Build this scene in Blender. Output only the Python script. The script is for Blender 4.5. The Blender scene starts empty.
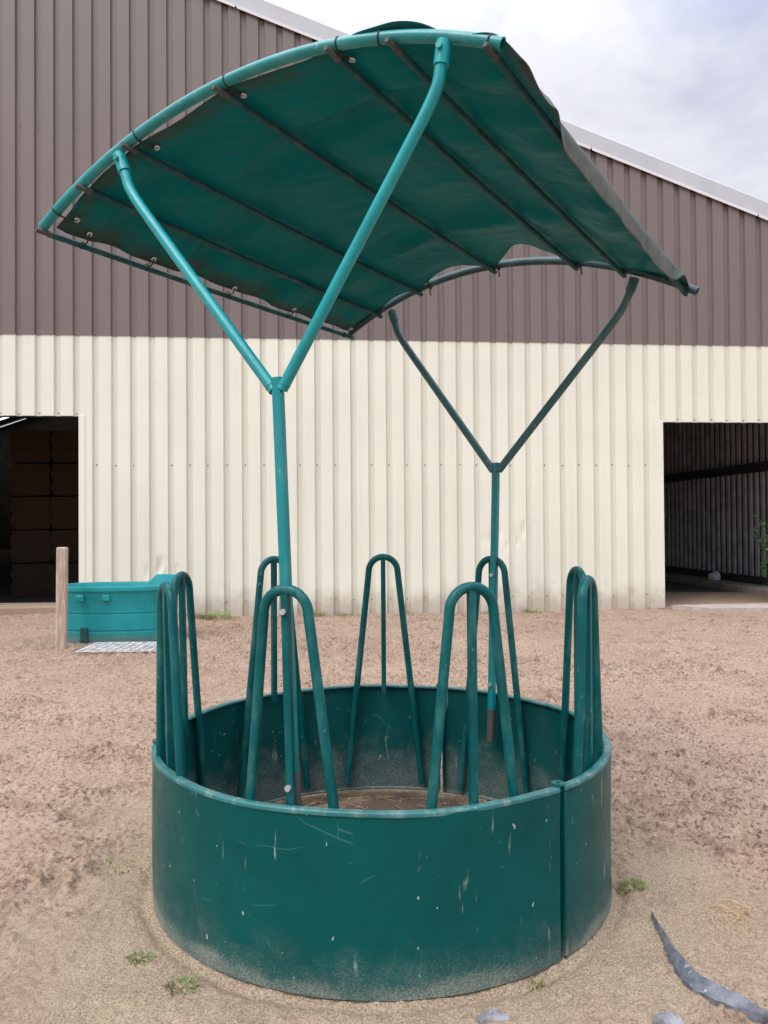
import bpy, math, random
import numpy as np
from mathutils import Vector, Matrix

random.seed(7)
rng = np.random.default_rng(11)
R_ = math.radians
scene = bpy.context.scene
col = scene.collection

# ------------------------------------------------------------------ helpers
class MB:
    """collects vertices and faces, then links them as one mesh object"""
    def __init__(s):
        s.v, s.f, s.mi = [], [], []
    def add(s, vs, fs, mi=0):
        n = len(s.v)
        s.v += [tuple(map(float, p)) for p in vs]
        s.f += [tuple(i + n for i in f) for f in fs]
        s.mi += [mi] * len(fs)
    def box(s, c, size, rot=None, mi=0, bevel=0.0):
        hx, hy, hz = size[0] / 2, size[1] / 2, size[2] / 2
        M = rot if rot is not None else Matrix.Identity(3)
        c = Vector(c)
        if bevel <= 0:
            vs = [c + M @ Vector((x * hx, y * hy, z * hz)) for x in (-1, 1) for y in (-1, 1) for z in (-1, 1)]
            s.add(vs, [(0, 1, 3, 2), (4, 6, 7, 5), (0, 4, 5, 1), (2, 3, 7, 6), (0, 2, 6, 4), (1, 5, 7, 3)], mi)
            return
        b = bevel
        ring = [(hx - b, hy), (-hx + b, hy), (-hx, hy - b), (-hx, -hy + b), (-hx + b, -hy), (hx - b, -hy), (hx, -hy + b), (hx, hy - b)]
        ins = [(x * (1 - b / max(hx, 1e-6)), y * (1 - b / max(hy, 1e-6))) for x, y in ring]
        vs = []
        for zz, rr in ((-hz, ins), (-hz + b, ring), (hz - b, ring), (hz, ins)):
            vs += [c + M @ Vector((x, y, zz)) for x, y in rr]
        fs = [tuple(range(7, -1, -1)), tuple(range(24, 32))]
        for k in range(3):
            for i in range(8):
                j = (i + 1) % 8
                fs.append((k * 8 + i, k * 8 + j, k * 8 + 8 + j, k * 8 + 8 + i))
        s.add(vs, fs, mi)
    def tube(s, path, r, n=14, hollow=0.0, mi=0, square=False, up=None, caps=True):
        P = [Vector(p) for p in path]
        T = []
        for i in range(len(P)):
            a = P[max(i - 1, 0)]; b = P[min(i + 1, len(P) - 1)]
            T.append((b - a).normalized())
        if up is None:
            up = Vector((0, 0, 1)) if abs(T[0].z) < 0.9 else Vector((0, 1, 0))
        up = Vector(up)
        U = (up - T[0] * up.dot(T[0])).normalized()
        if square:
            h = r; b = r * 0.18
            sec = [(h - b, h), (-h + b, h), (-h, h - b), (-h, -h + b), (-h + b, -h), (h - b, -h), (h, -h + b), (h, h - b)]
        else:
            sec = [(r * math.cos(2 * math.pi * k / n), r * math.sin(2 * math.pi * k / n)) for k in range(n)]
        n = len(sec)
        vs, fs = [], []
        for i, p in enumerate(P):
            U = (U - T[i] * U.dot(T[i])).normalized()
            V = T[i].cross(U)
            vs += [p + U * a + V * c for a, c in sec]
            if i == 0: U0, V0 = U.copy(), V.copy()
        U1, V1 = U, V
        for i in range(len(P) - 1):
            for k in range(n):
                k2 = (k + 1) % n
                fs.append((i * n + k, i * n + k2, (i + 1) * n + k2, (i + 1) * n + k))
        if hollow > 0:
            for end, (p, t, U, V) in enumerate(((P[0], T[0], U0, V0), (P[-1], -T[-1], U1, V1))):
                base = 0 if end == 0 else (len(P) - 1) * n
                m0 = len(vs); q = 1 - hollow / r
                vs += [p + U * a * q + V * c * q for a, c in sec]
                vs += [p + t * 0.07 + U * a * q + V * c * q for a, c in sec]
                for k in range(n):
                    k2 = (k + 1) % n
                    f1 = (base + k, m0 + k, m0 + k2, base + k2)
                    f2 = (m0 + k, m0 + n + k, m0 + n + k2, m0 + k2)
                    if end == 1: f1, f2 = f1[::-1], f2[::-1]
                    fs += [f1, f2]
                cap = tuple(m0 + n + k for k in range(n))
                fs.append(cap if end else cap[::-1])
        elif caps:
            fs.append(tuple(range(n - 1, -1, -1)))
            fs.append(tuple((len(P) - 1) * n + k for k in range(n)))
        s.add(vs, fs, mi)
    def disc(s, c, nrm, r, h, n=10, mi=0):
        nrm = Vector(nrm).normalized()
        s.tube([Vector(c) - nrm * h / 2, Vector(c) + nrm * h / 2], r, n, mi=mi)
    def build(s, name, mat, parent=None, smooth=35, loc=None):
        me = bpy.data.meshes.new(name)
        me.from_pydata(s.v, [], s.f)
        mats = mat if isinstance(mat, (list, tuple)) else [mat]
        for m in mats: me.materials.append(m)
        if len(mats) > 1:
            me.polygons.foreach_set('material_index', s.mi)
        me.update()
        if smooth:
            me.polygons.foreach_set('use_smooth', [True] * len(me.polygons))
            me.set_sharp_from_angle(angle=R_(smooth))
        o = bpy.data.objects.new(name, me)
        col.objects.link(o)
        if parent: o.parent = parent
        if loc is not None: o.location = loc
        return o

def tag(o, label, cat, group=None, kind=None):
    o['label'] = label; o['category'] = cat
    if group: o['group'] = group
    if kind: o['kind'] = kind
    return o
def structure(o):
    o['kind'] = 'structure'; return o
def empty(name, loc, rz=0):
    o = bpy.data.objects.new(name, None); col.objects.link(o)
    o.location = loc; o.rotation_euler = (0, 0, rz); o.empty_display_size = 0.2
    return o

# numpy gradient-ish value noise
def hash2(ix, iy, seed):
    h = (ix.astype(np.int64) * 374761393 + iy.astype(np.int64) * 668265263 + seed * 144665) & 0x7fffffff
    h = ((h ^ (h >> 13)) * 1274126177) & 0x7fffffff
    h = (h ^ (h >> 16)) & 0xffff
    return h / 65535.0
def vnoise(x, y, seed=0):
    ix, iy = np.floor(x), np.floor(y)
    fx, fy = x - ix, y - iy
    fx = fx * fx * fx * (fx * (fx * 6 - 15) + 10); fy = fy * fy * fy * (fy * (fy * 6 - 15) + 10)
    a = hash2(ix, iy, seed); b = hash2(ix + 1, iy, seed)
    c = hash2(ix, iy + 1, seed); d = hash2(ix + 1, iy + 1, seed)
    return (a * (1 - fx) + b * fx) * (1 - fy) + (c * (1 - fx) + d * fx) * fy
def fbm(x, y, seed=0, octs=3):
    v = 0; a = 0.5
    for k in range(octs):
        v = v + a * (vnoise(x, y, seed + k * 17) - 0.5)
        x, y = x * 2.03 + 5.2, y * 2.03 - 3.7; a *= 0.5
    return v
def sstep(a, b, x):
    t = np.clip((x - a) / (b - a), 0, 1); return t * t * (3 - 2 * t)

# ------------------------------------------------------------------ node helpers
class NT:
    def __init__(s, name):
        s.m = bpy.data.materials.new(name); s.m.use_nodes = True
        s.t = s.m.node_tree; s.t.nodes.clear()
        s.out = s.n('ShaderNodeOutputMaterial')
        s.b = s.n('ShaderNodeBsdfPrincipled')
        s.t.links.new(s.b.outputs[0], s.out.inputs[0])
        s.tc = s.n('ShaderNodeTexCoord')
    def n(s, t, **k):
        o = s.t.nodes.new(t)
        for a, v in k.items(): setattr(o, a, v)
        return o
    def l(s, a, b): s.t.links.new(a, b)
    def setin(s, sock, v):
        if hasattr(v, 'is_output') or isinstance(v, bpy.types.NodeSocket): s.l(v, sock)
        else: sock.default_value = v
    def coord(s, scale=(1, 1, 1), src='Object', rnd=False, rot=(0, 0, 0)):
        mp = s.n('ShaderNodeMapping'); mp.inputs['Scale'].default_value = scale; mp.inputs['Rotation'].default_value = rot
        s.l(s.tc.outputs[src], mp.inputs[0])
        if rnd:
            oi = s.n('ShaderNodeObjectInfo'); mu = s.n('ShaderNodeMath', operation='MULTIPLY'); mu.inputs[1].default_value = 37.0
            s.l(oi.outputs['Random'], mu.inputs[0])
            cb = s.n('ShaderNodeCombineXYZ')
            for i in range(3): s.l(mu.outputs[0], cb.inputs[i])
            s.l(cb.outputs[0], mp.inputs['Location'])
        return mp.outputs[0]
    def noise(s, scale, detail=3, rough=0.55, co=None, dist=0.0):
        o = s.n('ShaderNodeTexNoise'); o.inputs['Scale'].default_value = scale
        o.inputs['Detail'].default_value = detail; o.inputs['Roughness'].default_value = rough
        o.inputs['Distortion'].default_value = dist
        if co is not None: s.l(co, o.inputs['Vector'])
        return o.outputs['Fac']
    def voro(s, scale, co=None, feature='F1', rand=1.0):
        o = s.n('ShaderNodeTexVoronoi', feature=feature); o.inputs['Scale'].default_value = scale
        if co is not None: s.l(co, o.inputs['Vector'])
        return o
    def ramp(s, fac, a, b, ca=0.0, cb=1.0):
        o = s.n('ShaderNodeMapRange', clamp=True); o.interpolation_type = 'SMOOTHSTEP'
        o.inputs['From Min'].default_value = a; o.inputs['From Max'].default_value = b
        o.inputs['To Min'].default_value = ca; o.inputs['To Max'].default_value = cb
        s.l(fac, o.inputs['Value']); return o.outputs[0]
    def math(s, op, a, b=0.5):
        o = s.n('ShaderNodeMath', operation=op)
        s.setin(o.inputs[0], a); s.setin(o.inputs[1], b); return o.outputs[0]
    def mix(s, fac, a, b):
        o = s.n('ShaderNodeMix', data_type='RGBA')
        s.setin(o.inputs[0], fac)
        for sock, v in ((o.inputs[6], a), (o.inputs[7], b)):
            s.setin(sock, (*v, 1) if isinstance(v, tuple) and len(v) == 3 else v)
        return o.outputs[2]
    def sep(s, co):
        o = s.n('ShaderNodeSeparateXYZ'); s.l(co, o.inputs[0]); return o.outputs
    def attr(s, name):
        return s.n('ShaderNodeAttribute', attribute_name=name).outputs['Fac']
    def bump(s, h, strength=0.4, dist=0.01, prev=None):
        o = s.n('ShaderNodeBump'); o.inputs['Strength'].default_value = strength; o.inputs['Distance'].default_value = dist
        s.l(h, o.inputs['Height'])
        if prev is not None: s.l(prev, o.inputs['Normal'])
        return o.outputs[0]
    def done(s, color, rough=0.5, normal=None, metal=None, spec=None):
        s.setin(s.b.inputs['Base Color'], (*color, 1) if isinstance(color, tuple) and len(color) == 3 else color)
        s.setin(s.b.inputs['Roughness'], rough)
        if normal is not None: s.l(normal, s.b.inputs['Normal'])
        if metal is not None: s.setin(s.b.inputs['Metallic'], metal)
        if spec is not None: s.setin(s.b.inputs['Specular IOR Level'], spec)
        return s.m

def paint(name, base, worn, chip=(0.5, 0.52, 0.48), rust=0.0, rough=0.4, wear=0.5, chips=0.5, spec=0.5):
    m = NT(name)
    co = m.coord(rnd=True)
    co2 = m.coord((1, 1, 0.35), rnd=True)
    big = m.noise(5, 4, 0.6, co)
    fine = m.noise(60, 3, 0.6, co)
    streak = m.noise(14, 4, 0.65, co2)
    c = m.mix(m.ramp(big, 0.35, 0.7, 0, 0.75), base, tuple(x * 0.72 for x in base))
    c = m.mix(m.math('MULTIPLY', m.ramp(streak, 0.46, 0.72), wear), c, worn)
    ch = m.ramp(m.noise(38, 4, 0.7, m.coord((1, 1, 0.6), rnd=True)), 0.66, 0.70)
    c = m.mix(m.math('MULTIPLY', ch, chips), c, chip)
    if rust > 0:
        rs = m.ramp(m.noise(7, 5, 0.7, co), 0.62, 0.70)
        c = m.mix(m.math('MULTIPLY', rs, rust), c, (0.16, 0.06, 0.03))
    r = m.math('ADD', m.math('MULTIPLY', fine, 0.25), rough - 0.1)
    nb = m.bump(m.math('ADD', fine, m.math('MULTIPLY', ch, -0.8)), 0.12, 0.002)
    return m.done(c, r, nb, spec=spec)

# ------------------------------------------------------------------ materials
M = {}
M['pole_paint'] = paint('pole_paint', (0.0, 0.225, 0.235), (0.05, 0.27, 0.265), rust=0.5, rough=0.35, wear=0.55, chips=0.5)
M['arm_paint'] = paint('arm_paint', (0.0, 0.30, 0.315), (0.02, 0.33, 0.335), rust=0.25, rough=0.30, wear=0.4, chips=0.25)
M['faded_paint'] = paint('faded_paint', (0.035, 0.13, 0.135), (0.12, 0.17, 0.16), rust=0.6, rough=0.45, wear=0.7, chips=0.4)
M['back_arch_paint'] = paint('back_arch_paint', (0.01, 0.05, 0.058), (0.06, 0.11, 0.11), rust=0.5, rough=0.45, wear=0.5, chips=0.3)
M['arch_paint'] = paint('arch_paint', (0.01, 0.25, 0.255), (0.09, 0.30, 0.29), rust=0.55, rough=0.33, wear=0.6, chips=0.3)
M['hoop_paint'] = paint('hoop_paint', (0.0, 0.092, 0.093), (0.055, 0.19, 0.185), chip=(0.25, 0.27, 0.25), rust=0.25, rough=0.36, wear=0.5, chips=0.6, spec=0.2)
M['rim_paint'] = paint('rim_paint', (0.02, 0.15, 0.145), (0.18, 0.26, 0.24), chip=(0.42, 0.38, 0.32), rust=0.3, rough=0.4, wear=0.8, chips=0.8)
M['purlin_paint'] = paint('purlin_paint', (0.02, 0.09, 0.096), (0.09, 0.145, 0.148), rust=0.0, rough=0.5, wear=0.6, chips=0.2, spec=0.1)
M['rust_end'] = paint('rust_end', (0.07, 0.075, 0.065), (0.15, 0.13, 0.12), rust=0.6, rough=0.7, wear=0.6, chips=0.2)

def panel_mat(name, inner):
    m = NT(name)
    co = m.coord(rnd=True)
    x, y, z = m.sep(m.tc.outputs['Object'])
    big = m.noise(3.0, 4, 0.6, co)
    c = m.mix(m.ramp(big, 0.3, 0.7), (0.0, 0.082, 0.077), (0.0, 0.064, 0.061))
    # drips of bird lime and mud running down the sheet
    v = m.noise(26, 3, 0.6, m.coord((1, 1, 0.10), rnd=True))
    v2 = m.noise(8, 3, 0.6, co)
    drip = m.math('MULTIPLY', m.ramp(v, 0.655, 0.70), m.ramp(v2, 0.48, 0.62))
    c = m.mix(m.math('MULTIPLY', drip, 0.55), c, (0.42, 0.45, 0.41))
    # spots of paint lost
    sp = m.ramp(m.noise(44, 2, 0.5, m.coord((1, 1, 0.7), rnd=True)), 0.735, 0.755)
    c = m.mix(m.math('MULTIPLY', sp, 0.7), c, (0.50, 0.52, 0.48))
    # long thin scratches
    def scr(rot, s1, th):
        w = m.n('ShaderNodeTexVoronoi', feature='DISTANCE_TO_EDGE'); w.inputs['Scale'].default_value = s1
        nz = m.n('ShaderNodeTexNoise'); nz.inputs['Scale'].default_value = 2.0; m.l(co, nz.inputs['Vector'])
        mp = m.n('ShaderNodeVectorMath', operation='MULTIPLY_ADD'); m.l(nz.outputs['Color'], mp.inputs[0])
        mp.inputs[1].default_value = (0.35, 0.35, 0.35); m.l(m.coord((0.45, 5.0, 1.6), rnd=True, rot=rot), mp.inputs[2])
        m.l(mp.outputs[0], w.inputs['Vector'])
        ln = m.ramp(w.outputs['Distance'], 0.0, th, 1, 0)
        return ln
    gate = m.ramp(m.noise(5.5, 2, 0.5, m.coord((1, 1, 1), rnd=True, rot=(0.3, 0.8, 0.2))), 0.55, 0.63)
    s_ = m.math('MULTIPLY', scr((0.5, 1.1, 0.9), 1.5, 0.0055), gate)
    gate2 = m.ramp(m.noise(4.5, 2, 0.5, m.coord((1, 1, 1), rnd=True, rot=(1.3, 0.2, 1.2))), 0.55, 0.62)
    s_ = m.math('MAXIMUM', s_, m.math('MULTIPLY', scr((1.2, -0.5, 0.2), 1.3, 0.0055), gate2))
    c = m.mix(m.math('MULTIPLY', s_, 0.15), c, (0.28, 0.42, 0.38))
    # dust: splashed up from the sand
    dn = m.noise(9, 5, 0.65, co)
    hgt = m.math('ADD', z, m.math('MULTIPLY', dn, -0.34 if not inner else -0.55))
    d = m.ramp(hgt, -0.19, 0.03, 1, 0) if not inner else m.ramp(hgt, -0.22, 0.08, 1, 0)
    grain = m.ramp(m.noise(170, 2, 0.6, co), 0.42, 0.6)
    if inner:
        c = m.mix(m.math('MULTIPLY', d, m.math('ADD', m.math('MULTIPLY', grain, 0.6), 0.15)), c, (0.24, 0.23, 0.21))
        film = m.ramp(m.noise(4, 4, 0.6, m.coord((1, 1, .3), rnd=True)), 0.5, 0.75, 0, 0.3)
        c = m.mix(film, c, (0.05, 0.085, 0.08))
    else:
        c = m.mix(m.math('MULTIPLY', d, m.math('ADD', m.math('MULTIPLY', grain, 0.30), 0.07)), c, (0.26, 0.27, 0.235))
        d2 = m.ramp(m.math('ADD', z, m.math('MULTIPLY', m.noise(5, 4, .65, co), -0.13)), -0.045, 0.012, 1, 0)
        c = m.mix(m.math('MULTIPLY', d2, m.math('MULTIPLY', m.math('ADD', m.math('MULTIPLY', grain, 0.25), 0.2), m.ramp(m.noise(1.7, 3, .6, co), .38, .62, .25, 1.2))), c, (0.42, 0.38, 0.31))
        film = m.ramp(m.noise(2.2, 5, 0.65, co), 0.45, 0.8, 0, 0.16)
        c = m.mix(film, c, (0.012, 0.13, 0.12))
    r = m.math('ADD', m.math('MULTIPLY', m.noise(12, 4, 0.6, co), 0.3), 0.20 if not inner else 0.45)
    dent = m.bump(m.noise(2.2, 2, 0.5, co), 0.25, 0.03)
    nb = m.bump(m.noise(90, 2, 0.5, co), 0.08, 0.002, dent)
    return m.done(c, r, nb, spec=0.15)
M['panel'] = panel_mat('panel_paint', False)
M['panel_inside'] = panel_mat('panel_inside_paint', True)

def steel_bolt():
    m = NT('galvanised_bolt'); return m.done((0.55, 0.55, 0.53), 0.4, metal=0.6)
M['bolt'] = steel_bolt()
def simple(name, c, rough=0.6, var=0.25, scale=20, bump=0.2, bd=0.004, spec=None):
    m = NT(name); co = m.coord()
    f = m.noise(scale, 4, 0.6, co)
    cc = m.mix(m.ramp(f, 0.3, 0.7), tuple(x * (1 - var) for x in c), tuple(min(1, x * (1 + var)) for x in c))
    return m.done(cc, rough, m.bump(f, bump, bd), spec=spec)
M['black_tie'] = simple('black_tie', (0.015, 0.015, 0.016), 0.6)
M['dark_hollow'] = simple('dark_hollow', (0.02, 0.02, 0.02), 0.9)

def fabric():
    m = NT('canopy_fabric')
    co = m.coord()
    hem = m.attr('hem')
    n1 = m.noise(4, 5, 0.62, co); n2 = m.noise(22, 4, 0.65, co)
    c = m.mix(m.ramp(n1, 0.32, 0.68), (0.0, 0.165, 0.168), (0.0, 0.19, 0.188))
    c = m.mix(m.ramp(m.noise(3.2, 5, .7, m.coord((1, 2.2, 1), rot=(0, 0, .5))), 0.48, 0.72, 0, 0.5), c, (0.035, 0.19, 0.175))
    c = m.mix(m.ramp(n2, 0.52, 0.8, 0, 0.3), c, (0.03, 0.10, 0.092))
    # mildew and dirt soaked into the doubled hem
    dirt = m.math('MULTIPLY', hem, m.ramp(m.noise(10, 5, 0.65, co), 0.28, 0.55))
    c = m.mix(m.math('MULTIPLY', dirt, 0.72), c, (0.075, 0.072, 0.050))
    gr = m.math('MULTIPLY', m.attr('flap'), m.ramp(m.noise(11, 5, 0.7, co), 0.2, 0.62))
    c = m.mix(m.math('MULTIPLY', gr, 0.85), c, (0.20, 0.19, 0.16))
    weave = m.noise(240, 2, 0.5, co)
    w1 = m.bump(m.noise(6, 4, 0.55, m.coord((0.8, 2.4, 1), rot=(0, 0, .5))), 0.5, 0.025)
    nb = m.bump(weave, 0.1, 0.001, w1)
    m.done(c, 0.42, nb, spec=0.12)
    tr = m.n('ShaderNodeBsdfTranslucent'); m.l(c, tr.inputs['Color'])
    mx = m.n('ShaderNodeMixShader'); mx.inputs[0].default_value = 0.30
    m.l(m.b.outputs[0], mx.inputs[1]); m.l(tr.outputs[0], mx.inputs[2]); m.l(mx.outputs[0], m.out.inputs[0])
    return m.m
M['fabric'] = fabric()

def cladding(name, base, dirt, dirtz):
    m = NT(name); co = m.coord()
    x, y, z = m.sep(m.tc.outputs['Object'])
    # valley shading painted into the colour as a streaky tint, so the ribs stand out
    valley_shading = m.math('MULTIPLY', m.ramp(y, .015, .03), m.ramp(m.noise(1.3, 4, 0.65, m.coord((2, 1, 0.25))), 0.25, 0.55, .35, 1))
    n1 = m.noise(0.6, 4, 0.6, co); st = m.noise(2.2, 4, 0.65, m.coord((3, 3, 0.12)))
    c = m.mix(m.ramp(n1, 0.3, 0.7), base, tuple(v * 0.93 for v in base))
    c = m.mix(m.ramp(st, 0.48, 0.8, 0, 0.28), c, dirt)
    c = m.mix(m.math('MULTIPLY', valley_shading, 0.30), c, dirt)  # painted valley shading, mixed in with the dirt tint
    d = m.ramp(m.math('ADD', z, m.math('MULTIPLY', m.noise(3, 5, 0.7, co), -0.9)), -0.45, 0.15, 0.65, 0)
    c = m.mix(d, c, (0.36, 0.27, 0.21))
    sp = m.ramp(m.noise(12, 3, 0.6, co), 0.70, 0.76, 0, 0.25)
    c = m.mix(sp, c, dirt)
    return m.done(c, 0.42, m.bump(m.noise(1.8, 3, 0.5, m.coord((1, 1, .3))), 0.10, 0.02))
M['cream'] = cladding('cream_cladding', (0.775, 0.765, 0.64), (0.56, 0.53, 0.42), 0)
M['brown'] = cladding('brown_cladding', (0.180, 0.142, 0.130), (0.21, 0.175, 0.165), 0)
M['flashing'] = simple('pale_flashing', (0.49, 0.50, 0.52), 0.42, 0.05, 1.5, 0.05)
M['white_trim'] = simple('white_trim', (0.8, 0.8, 0.82), 0.4, 0.03, 2, 0.03)
M['roof_sheet'] = simple('roof_sheet', (0.20, 0.20, 0.20), 0.7, 0.1, 2)
M['inside_sheet'] = simple('inside_sheet', (0.60, 0.59, 0.60), 0.7, 0.2, 3)
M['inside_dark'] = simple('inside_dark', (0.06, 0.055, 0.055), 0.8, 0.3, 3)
M['screw'] = simple('screw', (0.22, 0.19, 0.16), 0.5)
M['steel_dark'] = simple('steel_dark', (0.05, 0.05, 0.055), 0.6)
M['concrete'] = simple('concrete', (0.42, 0.35, 0.31), 0.9, 0.18, 6, 0.5, 0.01)
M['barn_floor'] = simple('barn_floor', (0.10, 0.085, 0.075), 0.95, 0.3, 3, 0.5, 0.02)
M['white_plastic'] = simple('white_plastic', (0.82, 0.82, 0.84), 0.4, 0.04, 8)
def torn():
    m = NT('grey_plastic'); co = m.coord()
    n = m.noise(24, 4, .65, co)
    c = m.mix(m.ramp(n, .3, .7), (0.085, 0.092, 0.11), (0.17, 0.18, 0.205))
    c = m.mix(m.ramp(m.noise(38, 4, .6, co), .64, .70, 0, .8), c, (.45, .44, .43))
    return m.done(c, .42, m.bump(n, .5, .006))
M['slate'] = torn()
M['grid_plastic'] = simple('grid_plastic', (0.50, 0.51, 0.52), 0.6, 0.35, 9)
M['stone'] = simple('stone', (0.22, 0.22, 0.235), 0.8, 0.35, 25, 0.6, 0.01)

def rooflight():
    m = NT('rooflight_sheet')
    m.done((0.8, 0.8, 0.75), 0.4)
    tr = m.n('ShaderNodeBsdfTranslucent'); tr.inputs['Color'].default_value = (0.85, 0.83, 0.75, 1)
    m.l(tr.outputs[0], m.out.inputs[0]); return m.m
M['rooflight'] = rooflight()

def trough_mat():
    m = NT('trough_plastic'); co = m.coord()
    x, y, z = m.sep(m.tc.outputs['Object'])
    n1 = m.noise(5, 5, 0.65, co); n2 = m.noise(18, 5, 0.7, co)
    c = m.mix(m.ramp(n1, 0.3, 0.7), (0.0, 0.23, 0.25), (0.004, 0.28, 0.29))
    c = m.mix(m.ramp(n2, 0.58, 0.75, 0, 0.22), c, (0.06, 0.36, 0.34))
    d = m.math('MULTIPLY', m.ramp(m.math('ADD', z, m.math('MULTIPLY', n2, -0.25)), -0.1, 0.06, 1, 0), 0.6)
    c = m.mix(d, c, (0.22, 0.27, 0.24))
    return m.done(c, 0.42, m.bump(n1, 0.1, 0.01))
M['trough'] = trough_mat()
M['trough_recess'] = simple('trough_recess', (0.01, 0.06, 0.06), 0.7)

def wood():
    m = NT('weathered_post'); co = m.coord((1, 1, 0.12))
    g = m.noise(30, 5, 0.65, co); b = m.noise(4, 3, 0.6, m.coord())
    c = m.mix(m.ramp(g, 0.35, 0.7), (0.34, 0.25, 0.185), (0.55, 0.44, 0.345))
    c = m.mix(m.ramp(b, 0.58, 0.72, 0, 0.6), c, (0.40, 0.19, 0.10))
    return m.done(c, 0.85, m.bump(g, 0.5, 0.006))
M['wood'] = wood()

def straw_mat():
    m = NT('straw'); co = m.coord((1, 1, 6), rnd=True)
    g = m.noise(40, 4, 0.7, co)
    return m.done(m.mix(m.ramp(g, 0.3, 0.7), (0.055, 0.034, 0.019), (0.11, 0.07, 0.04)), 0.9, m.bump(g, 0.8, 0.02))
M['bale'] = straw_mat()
M['straw'] = simple('dry_straw', (0.46, 0.33, 0.16), 0.8, 0.3, 10)
M['grass'] = simple('grass_blade', (0.19, 0.235, 0.075), 0.6, 0.4, 9)
M['leaf'] = simple('bush_leaf', (0.045, 0.13, 0.03), 0.45, 0.4, 6)
M['stem'] = simple('bush_stem', (0.07, 0.08, 0.03), 0.8)

def sand():
    m = NT('sand'); co = m.coord()
    sm = m.attr('smooth_sand'); rg = m.attr('churned')
    big = m.noise(0.55, 4, 0.6, co); mid = m.noise(3.2, 5, 0.65, co); fin = m.noise(40, 5, 0.74, co); grit = m.noise(130, 3, 0.75, co)
    rough = m.mix(m.ramp(big, 0.3, 0.7), (0.288, 0.199, 0.141), (0.340, 0.250, 0.181))
    rough = m.mix(m.math('MULTIPLY', m.ramp(mid, 0.52, 0.68, 0, 0.50), rg), rough, (0.144, 0.088, 0.060))
    rough = m.mix(m.ramp(mid, 0.28, 0.48, 0.55, 0), rough, (0.376, 0.291, 0.213))
    tn = m.attr('tone')
    rough = m.mix(m.ramp(tn, 0.1, 1.0, 0, 0.55), rough, (0.122, 0.078, 0.054))
    rough = m.mix(m.ramp(tn, -1.0, -0.2, 0.6, 0), rough, (0.392, 0.302, 0.220))
    rough = m.mix(m.math('MULTIPLY', m.ramp(fin, 0.525, 0.61, 0, 1.0), rg), rough, (0.090, 0.056, 0.040))
    rough = m.mix(m.ramp(fin, 0.32, 0.47, 0.75, 0), rough, (0.448, 0.355, 0.264))
    flat = m.mix(m.ramp(mid, 0.35, 0.7), (0.368, 0.287, 0.195), (0.320, 0.238, 0.165))
    flat = m.mix(m.ramp(grit, 0.38, 0.54, 0.75, 0), flat, (0.122, 0.090, 0.056))
    flat = m.mix(m.ramp(grit, 0.54, 0.68, 0, 0.7), flat, (0.448, 0.390, 0.286))
    green = m.ramp(m.noise(1.6, 5, 0.7, m.coord((1, 1, 1), rot=(0, 0, 1))), 0.56, 0.72, 0, 0.28)
    flat = m.mix(green, flat, (0.25, 0.24, 0.11))
    c = m.mix(sm, rough, flat)
    c = m.mix(m.math('MULTIPLY', m.attr('damp'), 0.95), c, (0.085, 0.06, 0.046))
    c = m.mix(m.math('MULTIPLY', m.ramp(grit, 0.60, 0.78), 0.35), c, (0.62, 0.55, 0.48))
    b1 = m.bump(mid, 0.3, 0.04); b2 = m.bump(fin, 0.6, 0.018, b1); b3 = m.bump(grit, 0.5, 0.005, b2)
    return m.done(c, 0.95, b3, spec=0.15)
M['sand'] = sand()

# ------------------------------------------------------------------ ground
CX, CY = -0.018, 3.67          # centre of the feeder
WD, WT = 13.735, 0.0958       # barn wall: depth on the axis, turn
def wallp(s, d, z):           # s along the wall, d into the barn
    return Vector((s * math.cos(WT) - d * math.sin(WT), WD + s * math.sin(WT) + d * math.cos(WT), z))

def axis(segs, lo, hi):
    out = [segs[0][0]]
    for a, b, s0, s1 in segs:
        x = a
        while x < b - 1e-6:
            t = (x - a) / (b - a); x = min(b, x + s0 + (s1 - s0) * t); out.append(x)
    return np.array(lo + out + hi)
half = axis([(0, 1.9, .0085, .0085), (1.9, 4.0, .010, .022), (4.0, 9.6, .024, .045)], [], [10, 11, 13, 17, 25, 45, 90, 180, 400])
gx = np.concatenate([-half[:0:-1], half])
gy = axis([(2.1, 4.2, .0075, .0085), (4.2, 6.0, .009, .015), (6.0, 9.0, .016, .030), (9.0, 15.2, .032, .05)], [-400, -150, -60, -25, -10, -4, -1, 0, .8, 1.4, 1.8], [15.6, 16.5, 18, 21, 26, 36, 60, 120, 400])
X, Y = np.meshgrid(gx, gy)
def churn(X, Y): return sstep(.28, .72, vnoise(X * 1.5, Y * 2.2, 301) * .6 + vnoise(X * .5, Y * .6, 302) * .4)
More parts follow.
